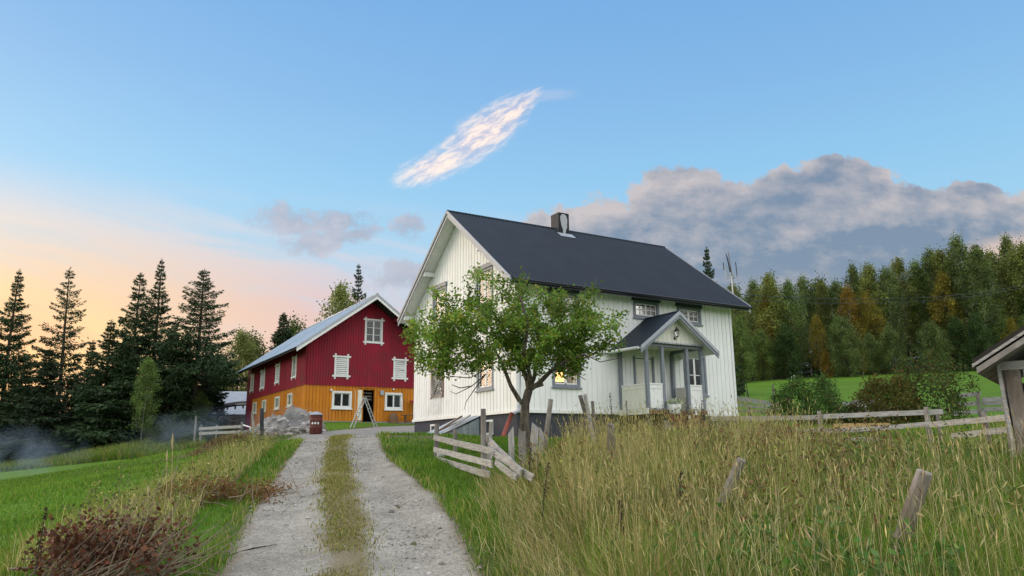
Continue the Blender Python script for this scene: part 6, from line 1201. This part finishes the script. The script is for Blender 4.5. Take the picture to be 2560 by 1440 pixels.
mound('rubble_pile', 'grey heap of rubble and stones in front of the ochre barn wall', 'rubble pile', onground(722, 1088, 38.5), 2.0, 1.6, 1.05, 'rubble', 5, 150, .05, .22)
mound('gravel_heap', 'low pale gravel heap left of the rubble', 'gravel heap', onground(628, 1100, 36.5), 1.3, 1.2, .55, 'rubble', 15, 14, .04, .1)
hm = mound('hay_mound', 'low mound of old brown hay and turf beside the dark posts', 'hay mound', onground(575, 1140, 25.5), 1.35, 1.1, .55, 'haym', 9, 6, .05, .12)
r = np.random.RandomState(3); n = 5000; a = r.uniform(0, 6.28, n); q = r.uniform(0, 1, n) ** .5; x, y = np.cos(a) * q * 1.3, np.sin(a) * q * 1.05; hc_ = hm.location; v, f, cc, _, _ = blade_arrays(x + hc_[0], y + hc_[1], r.uniform(.12, .35, n), r.uniform(.008, .018, n), r.uniform(0, 6.28, n), r.uniform(.6, 1, n), mixcol(r, n, [(.16, .10, .055), (.10, .065, .04), TAN, OLIVE], [4, 3, 2, 1.5]), r, z=gz(x + hc_[0], y + hc_[1]) + .48 * np.clip(1 - q ** 1.7, 0, 1) ** .8); link('hay', np_mesh('hay', v - np.array(hc_), f, M['blade'], cc), hm, kind='stuff')
o = shrub(1930, 14.5, .55, .5, 44, (.13, .045, .025), 'rusty red dry weed bush in the tall grass before the fence', (.2, .12, .03), .25, 60)
o = MB().tube([onground(572, 1400, 8.7) + np.array([0, 0, .02]), onground(630, 1392, 8.9) + np.array([0, 0, .035]), onground(690, 1384, 9.1) + np.array([0, 0, .02])], [.007, .008, .004], 5).build('stick', M['bark']); tag(o, 'thin dark stick lying on the left wheel track', 'stick')
pl = empty('pail', onground(1102, 1150, 16.6), 0, 'small white object on the grass under the board fence', 'pail'); MB().lathe([(.07, 0), (.09, .16), (.095, .17), (.08, .165)], 14).build('bucket', M['white'], pl, smooth=True); MB().tube([(-.09, 0, .16), (-.05, 0, .23), (.05, 0, .23), (.09, 0, .16)], .006, 5).build('handle', M['black'], pl)  # small white object of unclear kind, modelled as a pail
# a low tangle of grass and bushes at the foot of the spruces
us_ = Pile(); n = 26000; px_ = R.uniform(-60, 520, n); d = np.interp(px_, [-60, 300, 520], [50, 48, 44]) + R.uniform(-2, 5, n); v0 = np.stack([(px_ - 1280) / FPX * d, d], 1); x, y = v0[:, 0], v0[:, 1]; us_.add(*blade_arrays(x, y, R.uniform(.2, .7, n) * (.4 + vnoise(x, y, .3, 81)), R.uniform(.03, .06, n), R.uniform(0, 6.28, n), R.uniform(.1, .7, n), mixcol(R, n, [(.15, .18, .06), TAN, OLIVE, GREEN], [3, .6, 3, 4]), R)[:3]); us_.obj('field_edge_grass')
for k, (px, d, h, w, lb) in enumerate(((455, 50, 1.6, 1.8, 'grey green willow scrub at the bend of the treeline'), (505, 46, .9, 1.4, 'grey green scrub left of the paddock fence'), (560, 47, .6, 1.2, 'scrub behind the paddock fence beside the pale shed'), (420, 52, 1.2, 1.6, 'low dark scrub under the slender birch'))): shrub(px, d, h, w, 90 + k, (.05, .075, .03), lb, (.08, .08, .03), .2, 120, 26)
# ------------------------------------------------------------------ bonfire smoke drifting along the treeline
def smoke(name, label, c, size, rz, dens, seed, scale):
    me = MB().box(-1, 1, -1, 1, -1, 1).mesh(name, []) if False else None
    m = bpy.data.materials.new('smoke'); m.use_nodes = True; nt = m.node_tree; nt.nodes.remove(nt.nodes['Principled BSDF']); pv_ = nt.nodes.new('ShaderNodeVolumePrincipled'); pv_.inputs['Color'].default_value = (.50, .70, .90, 1); pv_.inputs['Anisotropy'].default_value = .2
    t = nt.nodes.new('ShaderNodeTexCoord'); mp = nt.nodes.new('ShaderNodeMapping'); mp.inputs['Scale'].default_value = (size[0] / size[2] * .45, size[1] / size[2] * .7, .75); mp.inputs['Location'].default_value = (seed, seed * 2, 0); nt.links.new(t.outputs['Object'], mp.inputs[0]); n = nt.nodes.new('ShaderNodeTexNoise'); nt.links.new(mp.outputs[0], n.inputs[0]); n.inputs['Scale'].default_value = scale; n.inputs['Detail'].default_value = 4; n.inputs['Distortion'].default_value = .6
    mr = nt.nodes.new('ShaderNodeMapRange'); nt.links.new(n.outputs[0], mr.inputs[0]); mr.inputs[1].default_value = .47; mr.inputs[2].default_value = .72; mr.inputs[4].default_value = dens
    ln = nt.nodes.new('ShaderNodeVectorMath'); ln.operation = 'LENGTH'; nt.links.new(t.outputs['Object'], ln.inputs[0]); fo = nt.nodes.new('ShaderNodeMapRange'); nt.links.new(ln.outputs['Value'], fo.inputs[0]); fo.inputs[1].default_value = 1.0; fo.inputs[2].default_value = .3; mu = nt.nodes.new('ShaderNodeMath'); mu.operation = 'MULTIPLY'; nt.links.new(mr.outputs[0], mu.inputs[0]); nt.links.new(fo.outputs[0], mu.inputs[1]); nt.links.new(mu.outputs[0], pv_.inputs['Density']); nt.links.new(pv_.outputs[0], nt.nodes['Material Output'].inputs['Volume'])
    b = MB(); nn_ = 12; vs = [(math.cos(a) * math.cos(t_), math.sin(a) * math.cos(t_), math.sin(t_)) for t_ in np.linspace(-1.5, 1.5, 8) for a in np.linspace(0, 2 * math.pi, nn_ + 1)[:-1]]; b.add(vs, [(i * nn_ + k, i * nn_ + (k + 1) % nn_, (i + 1) * nn_ + (k + 1) % nn_, (i + 1) * nn_ + k) for i in range(7) for k in range(nn_)] + [tuple(range(nn_))[::-1], tuple(range(7 * nn_, 8 * nn_))]); o = b.build(name, m, None, c, rz, kind='stuff'); o.scale = size; tag(o, label); return o
def sp(px, py, d): return tuple(pix(px, py, d))
smoke('smoke', 'thin blue smoke drifting low along the treeline on the left', sp(30, 1140, 36), (3.8, 2.2, 1.6), .1, .24, 3.0, 2.0)
smoke('smoke', 'blue wisp of smoke rising at the middle of the treeline', sp(430, 1095, 43), (3.2, 2.0, 1.5), .2, .10, 8.0, 2.2)
smoke('smoke', 'blue green smoke hanging before the paddock fence', sp(520, 1080, 39), (3.6, 2.2, 1.4), .0, .20, 5.0, 1.6)
smoke('smoke', 'grey smoke blowing over the rubble heap', sp(715, 1048, 36.0), (2.4, 1.2, .7), .0, .35, 12.0, 1.8)
